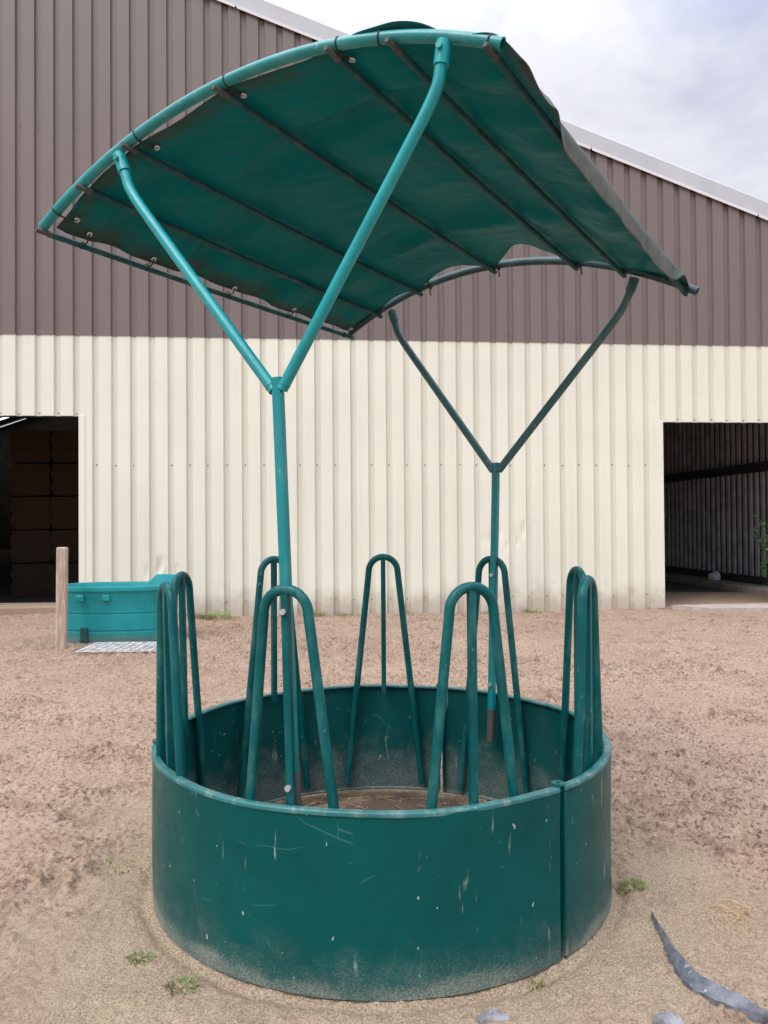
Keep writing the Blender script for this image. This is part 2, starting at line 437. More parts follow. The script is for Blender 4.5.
def ground_h(X, Y, detail=True):
    r = np.hypot(X - CX, Y - CY)
    ang = np.arctan2(X - CX, -(Y - CY))
    wob = fbm(X * 1.3, Y * 1.3, 5, 3)
    # trodden flat apron round the feeder, wider towards the camera
    edge = 1.36 + 0.22 * np.cos(ang) - 0.10 * np.sin(ang) + 1.7 * wob
    sm = 1 - sstep(edge - 0.35, edge + 0.55, r)
    sm = np.maximum(sm, 0.75 * (1 - sstep(2.3, 2.9, Y + 1.2 * wob)) * (1 - sstep(0.7, 1.1, np.abs(X))))
    z = 0.05 * fbm(X * 0.45, Y * 0.45, 1, 2)
    z = z * sstep(1.1, 2.2, r)
    # the sand is banked up towards the left doorway
    s = X; bank = sstep(10.5, 14.2, Y) * (1 - sstep(-5.2, -2.2, X))
    z = z + 0.20 * bank
    if detail:
        amp = (1 - 0.85 * sm) * (0.7 + 0.6 * churn(X, Y)) * (1 + 0.25 * sstep(5, 9, Y))
        rid = 1 - np.abs(2 * vnoise(X * 4.2 + 3 * wob, Y * 5.2, 31) - 1)
        lump = fbm(X * 7.5, Y * 7.5, 41, 3)
        clod = np.maximum(0, vnoise(X * 17, Y * 17, 51) - 0.52)
        bil = np.abs(fbm(X * 11 + 4 * wob, Y * 13, 47, 3))
        z = z + amp * (0.016 * (rid - 0.5) + 0.040 * lump - 0.055 * bil + 0.030 * clod / (1 + .1 * np.maximum(Y - 4, 0)) + 0.034 * fbm(X * 24, Y * 24, 61, 3) + 0.014 * (vnoise(X * 52, Y * 52, 63) - .5))
        z = z + sm * (0.014 * fbm(X * 7, Y * 7, 71, 3) + 0.011 * fbm(X * 40, Y * 40, 81, 2))
    return z, sm, amp if detail else 0
Z, SM, AMP = ground_h(X, Y); CHURN = 0.62 + 0.28 * churn(X, Y)
# hoof prints: oval hollows with a pushed-up lip
def stamp(px, py, ln, wd, rot, dep):
    R = ln * 2.4
    i0, i1 = np.searchsorted(gx, (px - R, px + R)); j0, j1 = np.searchsorted(gy, (py - R, py + R))
    if i1 - i0 < 3 or j1 - j0 < 3: return
    dx = X[j0:j1, i0:i1] - px; dy = Y[j0:j1, i0:i1] - py
    a = dx * math.cos(rot) + dy * math.sin(rot); b = -dx * math.sin(rot) + dy * math.cos(rot)
    q = np.sqrt((a / ln) ** 2 + (b / wd) ** 2)
    Z[j0:j1, i0:i1] += AMP[j0:j1, i0:i1] * dep * (-1.0 * (1 - sstep(0.55, 1.05, q)) + 0.75 * np.exp(-((q - 1.25) / 0.28) ** 2))
for _ in range(700):
    py = 2.1 + 12.0 * rng.random(); w = 1.6 + py * 0.62
    px = (rng.random() * 2 - 1) * w
    stamp(px, py, 0.05 + 0.05 * rng.random(), 0.04 + 0.04 * rng.random(), rng.random() * 6.3, 0.006 + 0.014 * rng.random())
# clods: thousands of loose crumbs of turned sand, some of them damp and dark
TONE = np.zeros_like(Z)
def clod(px, py, a, b, rot, h, tone):
    R = max(a, b) * 1.5
    i0, i1 = np.searchsorted(gx, (px - R, px + R)); j0, j1 = np.searchsorted(gy, (py - R, py + R))
    if i1 - i0 < 2 or j1 - j0 < 2: return
    dx = X[j0:j1, i0:i1] - px; dy = Y[j0:j1, i0:i1] - py
    u = (dx * math.cos(rot) + dy * math.sin(rot)) / a; v = (-dx * math.sin(rot) + dy * math.cos(rot)) / b
    th = np.arctan2(v, u); q = np.hypot(u, v) * (1 + .22 * np.sin(2 * th + rot * 5) + .16 * np.sin(3 * th + px * 90))
    k = (1 - sstep(.45, 1.05, q)); am = AMP[j0:j1, i0:i1]
    Z[j0:j1, i0:i1] += am * h * k * (1 + .5 * u)
    T = TONE[j0:j1, i0:i1]; kk = k > .25; T[kk] = (T + (tone - T) * am)[kk]
for _ in range(34000):
    py = 2.2 + 12.2 * rng.random() ** 1.5; w = 1.5 + py * 0.60
    px = (rng.random() * 2 - 1) * w
    g_ = vnoise(np.float64(px * 1.7), np.float64(py * 2.3), 200)
    if rng.random() > .25 + 1.3 * (g_ - .25): continue
    sz = (.006 + .022 * rng.random() ** 2.5) * (1 + .11 * (py - 2.2))
    clod(px, py, sz * (1 + rng.random()), sz, rng.random() * 6.3, sz * (.22 + .45 * rng.random()) / (1 + .16 * (py - 2.2)), rng.random() * 2 - 1)
rr = np.hypot(X - CX, Y - CY)
aa = np.arctan2(X - CX, -(Y - CY))
# scoured groove outside the sheet, trampled muck inside it
Z -= 0.020 * np.exp(-((rr - 1.075) / 0.03) ** 2) * (0.5 + 0.8 * vnoise(aa * 6 + 40, aa * 0 + 3, 9))
inside = 1 - sstep(0.98, 1.04, rr)
Z += inside * (0.03 * fbm(X * 5, Y * 5, 91, 3) + 0.05 * np.exp(-((rr - 0.72) / 0.10) ** 2))
DAMP = np.clip(inside * (0.75 + 1.3 * fbm(X * 3.2, Y * 3.2, 95, 3) + 0.6 * np.exp(-((rr - 0.86) / 0.05) ** 2)), 0, 1)
# under the barn the sheet dips below the floor
deep = (Y - (WD + 0.0961 * X)) > 0.7
Z = np.where(deep, np.minimum(Z, 0.0) - 0.12, Z)
ny, nx = X.shape
me = bpy.data.meshes.new('sand_ground')
me.vertices.add(nx * ny)
me.vertices.foreach_set('co', np.stack([X, Y, Z], -1).astype(np.float32).ravel())
idx = np.arange(nx * ny).reshape(ny, nx)
quads = np.stack([idx[:-1, :-1], idx[:-1, 1:], idx[1:, 1:], idx[1:, :-1]], -1).reshape(-1, 4)
nq = len(quads)
me.loops.add(nq * 4); me.loops.foreach_set('vertex_index', quads.ravel().astype(np.int32))
me.polygons.add(nq); me.polygons.foreach_set('loop_start', (np.arange(nq) * 4).astype(np.int32))
me.polygons.foreach_set('use_smooth', np.ones(nq, dtype=bool))
me.update(); me.validate()
for nm, arr in (('smooth_sand', SM), ('damp', DAMP), ('tone', TONE), ('churned', CHURN)):
    at = me.attributes.new(nm, 'FLOAT', 'POINT'); at.data.foreach_set('value', arr.astype(np.float32).ravel())
me.materials.append(M['sand'])
g = bpy.data.objects.new('sand_ground', me); col.objects.link(g); structure(g)
def gz(x, y):
    j = int(np.clip(np.searchsorted(gy, y), 0, ny - 1)); i = int(np.clip(np.searchsorted(gx, x), 0, nx - 1))
    return float(Z[j, i])

# ------------------------------------------------------------------ ring feeder
FO = Vector((CX, CY, 0))
feeder = empty('ring_feeder', FO)
tag(feeder, 'round teal metal hay feeder with tombstone bars under a green curved canopy', 'hay feeder')
RR, HH = 1.043, 0.634
def cyl(r, a, z): return Vector((r * math.sin(a), -r * math.cos(a), z))

def make_panel():
    mb = MB(); N = 72; a0, a1 = R_(-59.22), R_(59.22)
    zs = [0.004 + (HH - 0.012) * k / 12 for k in range(13)]
    A = [a0 + (a1 - a0) * i / N for i in range(N + 1)]
    def dent(a, z): return 0.0045 * math.sin(a * 5 + 1) * math.sin(z * 6) + 0.0018 * math.sin(a * 13) * math.sin(z * 9 + a * 4)
    nz = len(zs)
    vo = [cyl(RR + dent(a, z), a, z) for a in A for z in zs]
    vi = [cyl(RR - 0.004 + dent(a, z), a, z) for a in A for z in zs]
    q = lambda i, k: i * nz + k
    mb.add(vo, [(q(i, k), q(i + 1, k), q(i + 1, k + 1), q(i, k + 1)) for i in range(N) for k in range(nz - 1)], 0)
    mb.add(vi, [(q(i, k), q(i, k + 1), q(i + 1, k + 1), q(i + 1, k)) for i in range(N) for k in range(nz - 1)], 1)
    for ii in (0, N):       # end and foot edges
        e = [cyl(RR, A[ii], z) for z in zs] + [cyl(RR - 0.004, A[ii], z) for z in zs]
        mb.add(e, [(k, k + 1, nz + k + 1, nz + k) for k in range(nz - 1)], 0)
    mb.add([cyl(RR, a, zs[0]) for a in A] + [cyl(RR - .004, a, zs[0]) for a in A], [(i, N + 1 + i, N + 2 + i, i + 1) for i in range(N)], 0)
    o = mb.build('side_panel', [M['panel'], M['panel_inside']], feeder, 40)
    # rolled top rim
    rm = MB(); sec = [(.003, -.014), (.004, -.003), (.001, .002), (-.006, .004), (-.024, .003), (-.029, .000), (-.030, -.008), (-.024, -.010), (-.006, -.008), (-.003, -.014)]
    n = len(sec)
    vs = [cyl(RR + s[0], a, HH + s[1] + 0.0025 * math.sin(a * 9) ) for a in A for s in sec]
    fs = [(i * n + k, (i + 1) * n + k, (i + 1) * n + (k + 1) % n, i * n + (k + 1) % n) for i in range(N) for k in range(n)]
    fs += [tuple(range(n)), tuple(N * n + k for k in range(n - 1, -1, -1))]
    rm.add(vs, fs); rm.build('top_rim', M['rim_paint'], o, 50)
    # rolled foot bead
    ft = MB(); ft.tube([cyl(RR - 0.012, a, 0.014) for a in A], 0.010, 8); ft.build('foot_bead', M['panel'], o)
    for sgn in (-1, 1):     # folded joint flanges with a pin lug at the top
        a = R_(59.22) * sgn
        fl = MB(); rz = Matrix.Rotation(a, 3, 'Z')
        fl.box(cyl(RR - 0.025, a - sgn * 0.004, 0.31), (0.006, 0.045, 0.60), rz, bevel=0.001)
        fl.build('joint_flange', M['panel'], o)
        if sgn < 0:
            lg = MB(); lg.box(cyl(RR + 0.002, a + 0.004, 0.31), (0.014, 0.006, 0.60), rz, bevel=0.002); lg.build('joint_strip', M['panel'], o)
        if sgn < 0:
            lu = MB(); lu.disc(cyl(RR - 0.018, a - 0.012, HH + 0.010), (0, 0, 1), 0.026, 0.008, 12)
            lu.tube([cyl(RR - .018, a - .012, .52), cyl(RR - .018, a - .012, HH + .02)], 0.008, 8)
            lu.build('joint_pin', M['hoop_paint'], o)
    return o
def dup(o, parent):
    c = o.copy(); col.objects.link(c); c.parent = parent
    for ch in list(o.children):
        d = ch.copy(); col.objects.link(d); d.parent = c
    return c
p0 = make_panel(); p0.rotation_euler.z = R_(-20)
for a in (100, 220):
    c = dup(p0, feeder); c.rotation_euler.z = R_(a)

RH = 0.978
def make_hoop():
    mb = MB(); top, rt = 1.386, 0.087
    zc = top - rt; path = []
    wl = lambda z: 0.226 + (rt - 0.226) * (z - 0.05) / (zc - 0.05)
    for k in range(9):
        z = 0.05 + (zc - 0.05 - 0.03) * k / 8; path.append((-wl(z), -RH, z))
    for k in range(1, 18):
        t = math.pi * k / 18; path.append((-rt * math.cos(t) * 1.0, -RH, zc + rt * math.sin(t)))
    for k in range(8, -1, -1):
        z = 0.05 + (zc - 0.05 - 0.03) * k / 8; path.append((wl(z), -RH, z))
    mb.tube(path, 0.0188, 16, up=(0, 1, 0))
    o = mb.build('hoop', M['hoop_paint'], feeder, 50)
    cb = MB(); cb.tube([(0, -RH, 0.585), (0, -RH, 1.374)], 0.0140, square=True, up=(0, 1, 0))
    cb.build('centre_bar', M['hoop_paint'], o)
    return o
h0 = make_hoop(); h0.rotation_euler = (0, R_(-1.5), R_(-18.0))
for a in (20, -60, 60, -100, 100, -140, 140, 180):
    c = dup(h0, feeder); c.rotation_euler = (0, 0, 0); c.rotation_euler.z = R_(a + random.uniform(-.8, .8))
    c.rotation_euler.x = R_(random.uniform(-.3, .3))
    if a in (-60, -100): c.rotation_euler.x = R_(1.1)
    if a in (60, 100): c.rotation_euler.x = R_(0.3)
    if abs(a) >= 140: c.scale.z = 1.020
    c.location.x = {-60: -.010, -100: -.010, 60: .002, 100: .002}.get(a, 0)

def torus(mb, c, nrm, r, rt, n=14, k=6):
    nrm = Vector(nrm).normalized(); a = nrm.orthogonal().normalized(); b = nrm.cross(a)
    ring = [Vector(c) + (a * math.cos(2 * math.pi * i / n) + b * math.sin(2 * math.pi * i / n)) * r for i in range(n + 1)]
    mb.tube(ring, rt, k, caps=False)
# canopy frames: two planes fitted to the photograph's arches
class Frame:
    def __init__(s, O, Rm): s.O, s.R = Vector(O) - FO, Matrix(Rm)
    def w(s, x, z, off=0.0): return s.O + s.R @ Vector((x, off, z))
F = Frame([-0.4534, 2.8441, 3.3224], [[0.9006, 0.4323, -0.0455], [-0.4313, 0.9017, 0.0319], [0.0548, -0.0091, 0.9985]])
B = Frame([0.7219, 4.3893, 3.0933], [[0.8655, 0.4986, 0.0482], [-0.4987, 0.8667, -0.0105], [-0.047, -0.015, 0.9988]])
pf = lambda x: np.polyval([-0.0208, -0.0121, -0.2406, 0.0058, -0.0015], x)
pb = lambda x: np.polyval([-0.0138, 0.0141, -0.2534, -0.0075, 0.0084], x)
def smooth_path(pts, cut=0.10, n=7):
    P = [Vector(p) for p in pts]; out = [P[0]]
    for i in range(1, len(P) - 1):
        a, b, c = P[i - 1], P[i], P[i + 1]
        s = b + (a - b).normalized() * min(cut, (a - b).length * .45); e = b + (c - b).normalized() * min(cut, (c - b).length * .45)
        for k in range(n + 1):
            t = k / n; out.append(s * (1 - t) ** 2 + b * 2 * t * (1 - t) + e * t * t)
    out.append(P[-1]); return out
def arch(frame, poly, x0, x1, mat):
    mb = MB(); mb.tube([frame.w(x, float(poly(x))) for x in np.linspace(x0, x1, 60)], 0.0218, 16, hollow=0.004)
    return mb.build('roof_arch', mat, feeder, 50)
af = arch(F, pf, -1.150, 0.925, M['arch_paint'])
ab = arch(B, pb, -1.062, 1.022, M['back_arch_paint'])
def yframe(fr, j, base, sides, arm_m, pole_m, rust_tip):
    jw = fr.w(j[0], j[1])
    base = Vector(base) - FO
    ax = (jw - base).normalized()
    mb = MB(); ang = math.atan2(base.x, -base.y)
    mb.tube([base, base.lerp(jw, .3), base.lerp(jw, .7), jw + ax * 0.03], 0.0178, square=True, up=(math.cos(ang), math.sin(ang), 0), hollow=0.004)
    pole = mb.build('pole', pole_m, feeder, 50)
    if rust_tip:
        tp = MB(); tp.tube([base - ax * 0.02, base + ax * (.29 if base.y < 0 else .16)], 0.0184, square=True, up=(math.cos(ang), math.sin(ang), 0), hollow=0.004)
        tp.build('rusty_foot', M['rust_end'], pole, 50)
    inward = Vector((-base.x, -base.y, 0)).normalized()
    for z in (0.70, 1.32):
        t = (z - base.z) / (jw.z - base.z); p = base.lerp(jw, t)
        bt = MB(); sgn = -1 if base.y < 0 else 1
        if base.y < 0: p = Matrix.Rotation(R_(-18), 3, 'Z') @ (Matrix.Rotation(R_(-1.5), 3, 'Y') @ Vector((0, -RH + .045, z - .012)))
        bt.disc(p + inward * ((0.066 if base.y < 0 else .026) * sgn), inward, 0.011, 0.014, 8)
        bt.build('bolt', M['bolt'], pole, 40)
    for k, (bd, soc, at) in sides.items():
        wb = MB(); wd = (fr.w(*bd) - fr.w(j[0] + k * 0.017, j[1] - 0.015)).normalized()
        torus(wb, fr.w(j[0] + k * 0.017, j[1] - 0.015) + wd * .022, wd, .0205, .0030, 16); wb.build('weld_bead', pole_m, pole, 60)
        st = fr.w(j[0] + k * 0.017, j[1] - 0.015)
        P = smooth_path([st, fr.w(*bd), fr.w(*soc), fr.w(at[0], at[1] - .03)], 0.13)
        am = MB(); am.tube(P, 0.0215, 16); arm = am.build('arm', arm_m, feeder, 50)
        sl = MB(); d = (fr.w(*at) - fr.w(*soc)).normalized()
        sl.tube([fr.w(*soc) + d * 0.0, fr.w(at[0], at[1] - .012)], 0.0268, 16, hollow=0.0045)
        s_ = sl.build('sleeve', arm_m, arm, 50)
        nrm = fr.R @ Vector((0, -1, 0))
        b2 = MB(); b2.disc(fr.w(*soc).lerp(fr.w(*at), .55) + nrm * 0.032, nrm, 0.011, 0.012, 8); b2.build('sleeve_bolt', arm_m, arm)
yframe(F, (0.017, -1.203), (-0.322, 2.785, 0.44), {-1: ((-.650, -.313), (-.673, -.224), (-.701, -.132)), 1: ((.694, -.312), (.713, -.229), (.729, -.139))}, M['arm_paint'], M['pole_paint'], True)
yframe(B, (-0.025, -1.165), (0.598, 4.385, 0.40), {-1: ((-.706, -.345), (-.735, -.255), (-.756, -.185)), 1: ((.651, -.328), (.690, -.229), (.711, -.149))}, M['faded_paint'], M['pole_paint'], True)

PFX = [-1.138, -.896, -.636, -.172, .317, .552, .890]
PBX = [-1.050, -.842, -.563, -.087, .393, .653, .965]
for i, (xa, xb) in enumerate(zip(PFX, PBX)):
    a = F.w(xa, float(pf(xa)) - 0.034, 0.016); b = B.w(xb, float(pb(xb)) - 0.033, 0.022)
    mb = MB(); up = ((F.R @ Vector((0.48 * xa, 0, 1))))
    mid = [a.lerp(b, t) - Vector((0, 0, 0.006 * math.sin(math.pi * t))) for t in np.linspace(0, 1, 9)]
    mb.tube(mid, 0.0105, square=True, up=up, hollow=0.0028)
    pu = mb.build('purlin', M['purlin_paint'], feeder, 50)
    lg = MB(); lg.tube([a - (b - a).normalized() * 0.004, a + (b - a).normalized() * 0.014], 0.0110, square=True, up=up, hollow=0.0025)
    lg.build('purlin_end', M['rust_end'], pu, 50)

# fabric
UK = np.array([0, .115, .24, .46, .69, .81, 1.0])
def fab(u, v):
    """world point of the sheet (u across the arch, v from the front arch to the back arch)"""
    uc = np.clip(u, 0, 1)
    xa = np.interp(uc, UK, PFX); xb = np.interp(uc, UK, PBX)
    A = F.w(float(xa), float(pf(xa)) - 0.012); Bp = B.w(float(xb), float(pb(xb)) - 0.012)
    return A.lerp(Bp, float(v))
def fabric_mesh():
    us = np.concatenate([np.linspace(0.004, 1.0, 114), 1.0 + np.linspace(0.01, 0.12, 12)])
    vs = np.linspace(0, 1, 90)
    P, hem, flap = [], [], []
    ties_back = UK
    for iu, u in enumerate(us):
        uc = min(u, 1.0)
        # edges of the cloth: tied short of the front tube on the left, drawn over it on the right
        v0 = 0.012 + 0.004 * math.sin(u * 23) - 0.022 * float(sstep(.58, .80, uc)) + 0.010 * (1 - float(sstep(.02, .10, uc))) + 0.02 * float(sstep(.97, 1.1, u))
        k = int(np.clip(np.searchsorted(UK, uc) - 1, 0, 5)); t = (uc - UK[k]) / (UK[k + 1] - UK[k])
        dep = [0.0, 0.02, 0.038, 0.10, 0.03, 0.0][k]
        v1 = 0.995 - dep * (math.sin(math.pi * t ** 1.25) ** 1.25 if 0 < t < 1 else 0) - (0.004 if k < 5 else 0)
        if k == 5: v1 = 1.01
        span = UK[k + 1] - UK[k]
        for iv, vv in enumerate(vs):
            v = v0 + (v1 - v0) * vv
            p = fab(uc, v)
            sagx = math.sin(math.pi * t)
            z = -0.070 * span * sagx * (0.25 + 0.75 * float(sstep(0, .2, v)))
            # tension folds running across the purlins
            z += 0.048 * float(fbm(np.float64(u * 2.2 + v * 1.3), np.float64(v * 9.0 + u * 1.4), 3, 3)) * (0.35 + sagx)
            z += 0.030 * float(fbm(np.float64(u * 6), np.float64(v * 4), 8, 2)) * sagx
            fd = vnoise(np.float64(u * 1.8 + 3), np.float64(v * 13 + 2.5 * u), 77)
            z += 0.042 * float(max(0, fd - 0.5)) * 2 * (0.3 + sagx)
            # loose front edge billowing over the tube
            lift = float(sstep(.66, .82, uc)) * (1 - .8 * float(sstep(.86, .98, uc))) * math.exp(-((v + .04) / .17) ** 2)
            z += lift * (0.052 + 0.008 * math.sin(u * 38 + .6))
            # slack between the ties at the back
            z += 0.03 * math.exp(-((v - v1) / .05) ** 2) * (sagx if k in (2, 3) else 0)
            dx = Vector((0, 0, z))
            h = 0.0; fl = 0.0
            hem_f = math.exp(-(((v - v0) / 0.032) ** 4)) if uc < .60 else 0.35 * math.exp(-(((v - v0) / 0.03) ** 4))
            h = max(h, hem_f, math.exp(-(((uc - .0) / .04) ** 4)))
            if u > 1.0:
                e = (u - 1.0) / 0.12         # flap over the edge purlin
                out = F.R @ Vector((1, 0, 0)); out = Vector((out.x, out.y, 0)).normalized()
                flare = float(1 - sstep(.12, .27, v)) + 0.9 * float(sstep(.80, .92, v))
                L = 0.122 + 0.010 * math.sin(v * 19) + 0.003 * math.sin(v * 61)
                L *= 1 - 0.7 * float(sstep(.82, .97, v))
                arc = min(1.0, e * 2.2)
                hx = 0.022 * math.sin(arc * math.pi / 2)
                down = L * max(0, e - .12)
                wav = 0.004 * math.sin(v * 41 + 1) * e + 0.006 * math.sin(v * 17) * e
                hang = out * (hx + 0.010 + wav * .6) + Vector((0, 0, -down + 0.012 * (1 - e)))
                flar = out * (hx + L * 0.45 * e + wav) + Vector((0, 0, 0.014 - down * 0.75 + 0.012 * math.sin(v * 44) * e))
                dx = dx + hang * (1 - min(1, flare)) + flar * min(1, flare)
                fl = min(1.0, e * 3) ; h = 1.0 * min(1, e * 3)
            else:
                rb = float(sstep(.93, 1.0, uc)); dx = dx + Vector((0, 0, 0.018 * rb))
            P.append(p + dx); hem.append(h); flap.append(fl)
    nv = len(vs); nu = len(us)
    fs = [(i * nv + j, (i + 1) * nv + j, (i + 1) * nv + j + 1, i * nv + j + 1) for i in range(nu - 1) for j in range(nv - 1)]
    mb = MB(); mb.add(P, fs)
    o = mb.build('canopy', M['fabric'], feeder, 0)
    me = o.data; me.polygons.foreach_set('use_smooth', [True] * len(me.polygons))
    for nm, arr in (('hem', hem), ('flap', flap)):
        at = me.attributes.new(nm, 'FLOAT', 'POINT'); at.data.foreach_set('value', np.array(arr, dtype=np.float32))
    so = o.modifiers.new('thickness', 'SOLIDIFY'); so.thickness = 0.0022; so.offset = 0
    return o
canopy = fabric_mesh()
for u, v in ((.040, .040), (.021, .085), (.020, .25), (.020, .50), (.020, .72), (.022, .965), (.262, .040), (.475, .036), (.705, .030)):
    p = fab(u, v); nrm = (F.R @ Vector((0.48 * float(np.interp(u, UK, PFX)), 0, 1))).normalized()
    c = p - nrm * (0.010 + (.01 if v > .2 else 0))
    mb = MB(); torus(mb, c, nrm, 0.0100, 0.0045); mb.disc(c + nrm * .001, nrm, 0.008, 0.004, 12)
    e = mb.build('eyelet', M['bolt'], canopy, 60)
    t = MB()
    if v < .045:
        x = float(np.interp(u, UK, PFX)); q = F.w(x - .01, float(pf(x - .01)))
        t.tube(smooth_path([c, c.lerp(q, .5) - nrm * .02, q - nrm * 0.026], .03, 4), 0.004, 6)
        torus(t, q, (F.w(x + .02, float(pf(x + .02))) - q), 0.0232, 0.0030, 16)
    else:
        q = fab(0.0, v) - Vector((0, 0, .022)); t.tube(smooth_path([c, c.lerp(q, .5) - nrm * .02, q], .03, 4), 0.0035, 6)
        torus(t, q, fab(0, v + .02) - fab(0, v), 0.016, 0.0028, 12)
    t.build('tie', M['black_tie'], canopy, 60)
for x in (.50, .885):      # ties round the front tube, then the back one
    t = MB(); torus(t, F.w(x, float(pf(x))), F.w(x + .02, float(pf(x + .02))) - F.w(x, float(pf(x))), 0.0232, 0.0032, 16); t.build('tie', M['black_tie'], canopy, 60)
for x in (-.50, -.06, .42):
    t = MB(); torus(t, B.w(x, float(pb(x))), B.w(x + .02, float(pb(x + .02))) - B.w(x, float(pb(x))), 0.027, 0.006, 16)
    t.tube([B.w(x, float(pb(x)) - .02), B.w(x + .01, float(pb(x)) - .07)], .004, 5); t.build('tie', M['black_tie'], canopy, 60)

# ------------------------------------------------------------------ barn
barn = empty('barn', wallp(0, 0, 0), WT)
tag(barn, 'large barn with brown cladding over cream cladding and two dark doorways', 'barn')
# the barn's own axes: x along the wall, y into the barn
PITCH, S0, DEP = 0.3183, 0.103, 0.046
RIDGE_S, EAVE_R, EAVE_L = -9.0, 10.0, -28.0
def roof_z(s): return 9.845 - 0.352 * s if s > RIDGE_S else 9.845 - 0.352 * RIDGE_S - 0.352 * (RIDGE_S - s)
LD = (-9.75, -5.27, 3.50)     # left doorway
RD = (5.20, 8.95, 3.455)      # right doorway
ZT = 4.925                    # where brown meets cream
def profile(s_a, s_b):
    """outline points (s, depth): wide flat faces, narrow recessed valleys"""
    pts = [(s_a, 0.0)]; k = math.ceil((s_a - S0) / PITCH)
    while True:
        c = S0 + k * PITCH; k += 1
        if c - 0.06 < s_a: continue
        if c + 0.06 > s_b: break
        pts += [(c - 0.058, 0), (c - 0.046, DEP), (c + 0.046, DEP), (c + 0.058, 0)]
    pts.append((s_b, 0.0)); return pts
def dent_at(s, z):
    d = 0
    for ds, dz, rs, rz, a in ((2.02, 1.38, .10, .16, .030), (2.33, 1.22, .09, .10, .026), (2.62, 1.52, .10, .14, .026), (2.66, 1.80, .07, .08, .02), (2.95, 1.30, .06, .08, .016),
                              (-4.0, .86, .12, .14, .035), (-3.72, .78, .10, .12, .030), (1.75, 1.28, .06, .08, .012), (-1.9, .35, .12, .15, .016), (3.3, 1.72, .06, .07, .012)):
        q = math.hypot((s - ds) / rs, (z - dz) / rz - .35 * (s - ds) / rs); d += 2.0 * a * max(0.0, 1 - .62 * q) ** 1.2
    return d
def sheet(mb, s_a, s_b, zbase, zhi_fn, off, dents=False, doors=()):
    pr = profile(s_a, s_b)
    for d in doors:
        for e in d[:2]:       # a cut in the sheet at each door jamb
            for i in range(len(pr) - 1):
                if pr[i][0] < e - 1e-6 and pr[i + 1][0] > e + 1e-6:
                    f = (e - pr[i][0]) / (pr[i + 1][0] - pr[i][0]); pr.insert(i + 1, (e, pr[i][1] + f * (pr[i + 1][1] - pr[i][1]))); break
    def low(a, b):
        for d in doors:
            if d[0] < (a + b) / 2 < d[1]: return d[2]
        return zbase
    for (sa, da), (sb, db) in zip(pr[:-1], pr[1:]):
        zlo = low(sa, sb)
        if dents and zlo < 0 and sb - sa > 0.1 and any(abs((sa + sb) / 2 - c) < .5 for c in (2.02, 2.33, 2.62, 2.95, -4.0, -3.72, -1.9, 1.75, 3.3)):
            ns = 8; zz = list(np.linspace(zlo, 0.25, 4)[:-1]) + list(np.linspace(.25, 2.1, 60)) + [zhi_fn(sa)]
            S = np.linspace(sa, sb, ns + 1)
            vs = [(s, off + dent_at(s, z) * max(0.0, math.sin(math.pi * (s - sa) / (sb - sa))) ** .5, z) for s in S for z in zz]
            n = len(zz); mb.add(vs, [(i * n + k, (i + 1) * n + k, (i + 1) * n + k + 1, i * n + k + 1) for i in range(ns) for k in range(n - 1)])
        else:
            mb.add([(sa, da + off, zlo), (sb, db + off, zlo), (sb, db + off, zhi_fn(sb)), (sa, da + off, zhi_fn(sa))], [(0, 1, 2, 3)])
    # the cut lower edge, a few millimetres thick
    for (sa, da), (sb, db) in zip(pr[:-1], pr[1:]):
        zlo = low(sa, sb)
        mb.add([(sa, da + off, zlo), (sb, db + off, zlo), (sb, db + off + .01, zlo), (sa, da + off + .01, zlo)], [(0, 3, 2, 1)])
def screws(mb, s_a, s_b, z, off, skip=0.25):
    k = math.ceil((s_a - S0) / PITCH)
    while S0 + k * PITCH < s_b:
        c = S0 + k * PITCH; k += 1
        if random.random() < skip or z > roof_z(c) - .25: continue
        mb.disc((c + random.uniform(-.012, .012), off + DEP - 0.004, z + random.uniform(-.012, .012)), (0, 1, 0), 0.013, 0.010, 6, mi=1)
lo = MB()
sheet(lo, EAVE_L, EAVE_R, -0.3, lambda s: ZT, 0.0, True, doors=(LD, RD))
for z, sa, sb, sk in ((2.66, -5.2, 5.1, .15), (0.27, -5.2, 5.1, .2), (3.54, LD[0], LD[1], 0), (3.50, RD[0], RD[1], 0)):
    screws(lo, sa, sb, z, 0.0, sk)
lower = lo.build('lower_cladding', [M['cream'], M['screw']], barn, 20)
up = MB()
sheet(up, EAVE_L, RIDGE_S, ZT - 0.03, lambda s: roof_z(s) - .02, -0.012)
sheet(up, RIDGE_S, EAVE_R, ZT - 0.03, lambda s: roof_z(s) - .02, -0.012)
for z in (ZT + .14, 6.7, 8.5): screws(up, -14, 9.8, z, -0.012, .1 if z < 6 else .35)
upper = up.build('upper_cladding', [M['brown'], M['screw']], barn, 20)
# jamb flashings at the doorways
for s, w, z1 in ((LD[1] + .055, .11, LD[2] + .02), (RD[0] - .055, .11, RD[2] + .02)):
    mb = MB(); mb.box((s, 0.030, z1 / 2 - .15), (w, 0.08, z1 + .3), bevel=.006); mb.build('door_jamb', M['cream'], barn)
for d in (LD, RD):
    mb = MB(); mb.box(((d[0] + d[1]) / 2, .10, d[2] + .06), (d[1] - d[0], .10, .14), bevel=.005); mb.build('door_lintel', M['steel_dark'], barn)
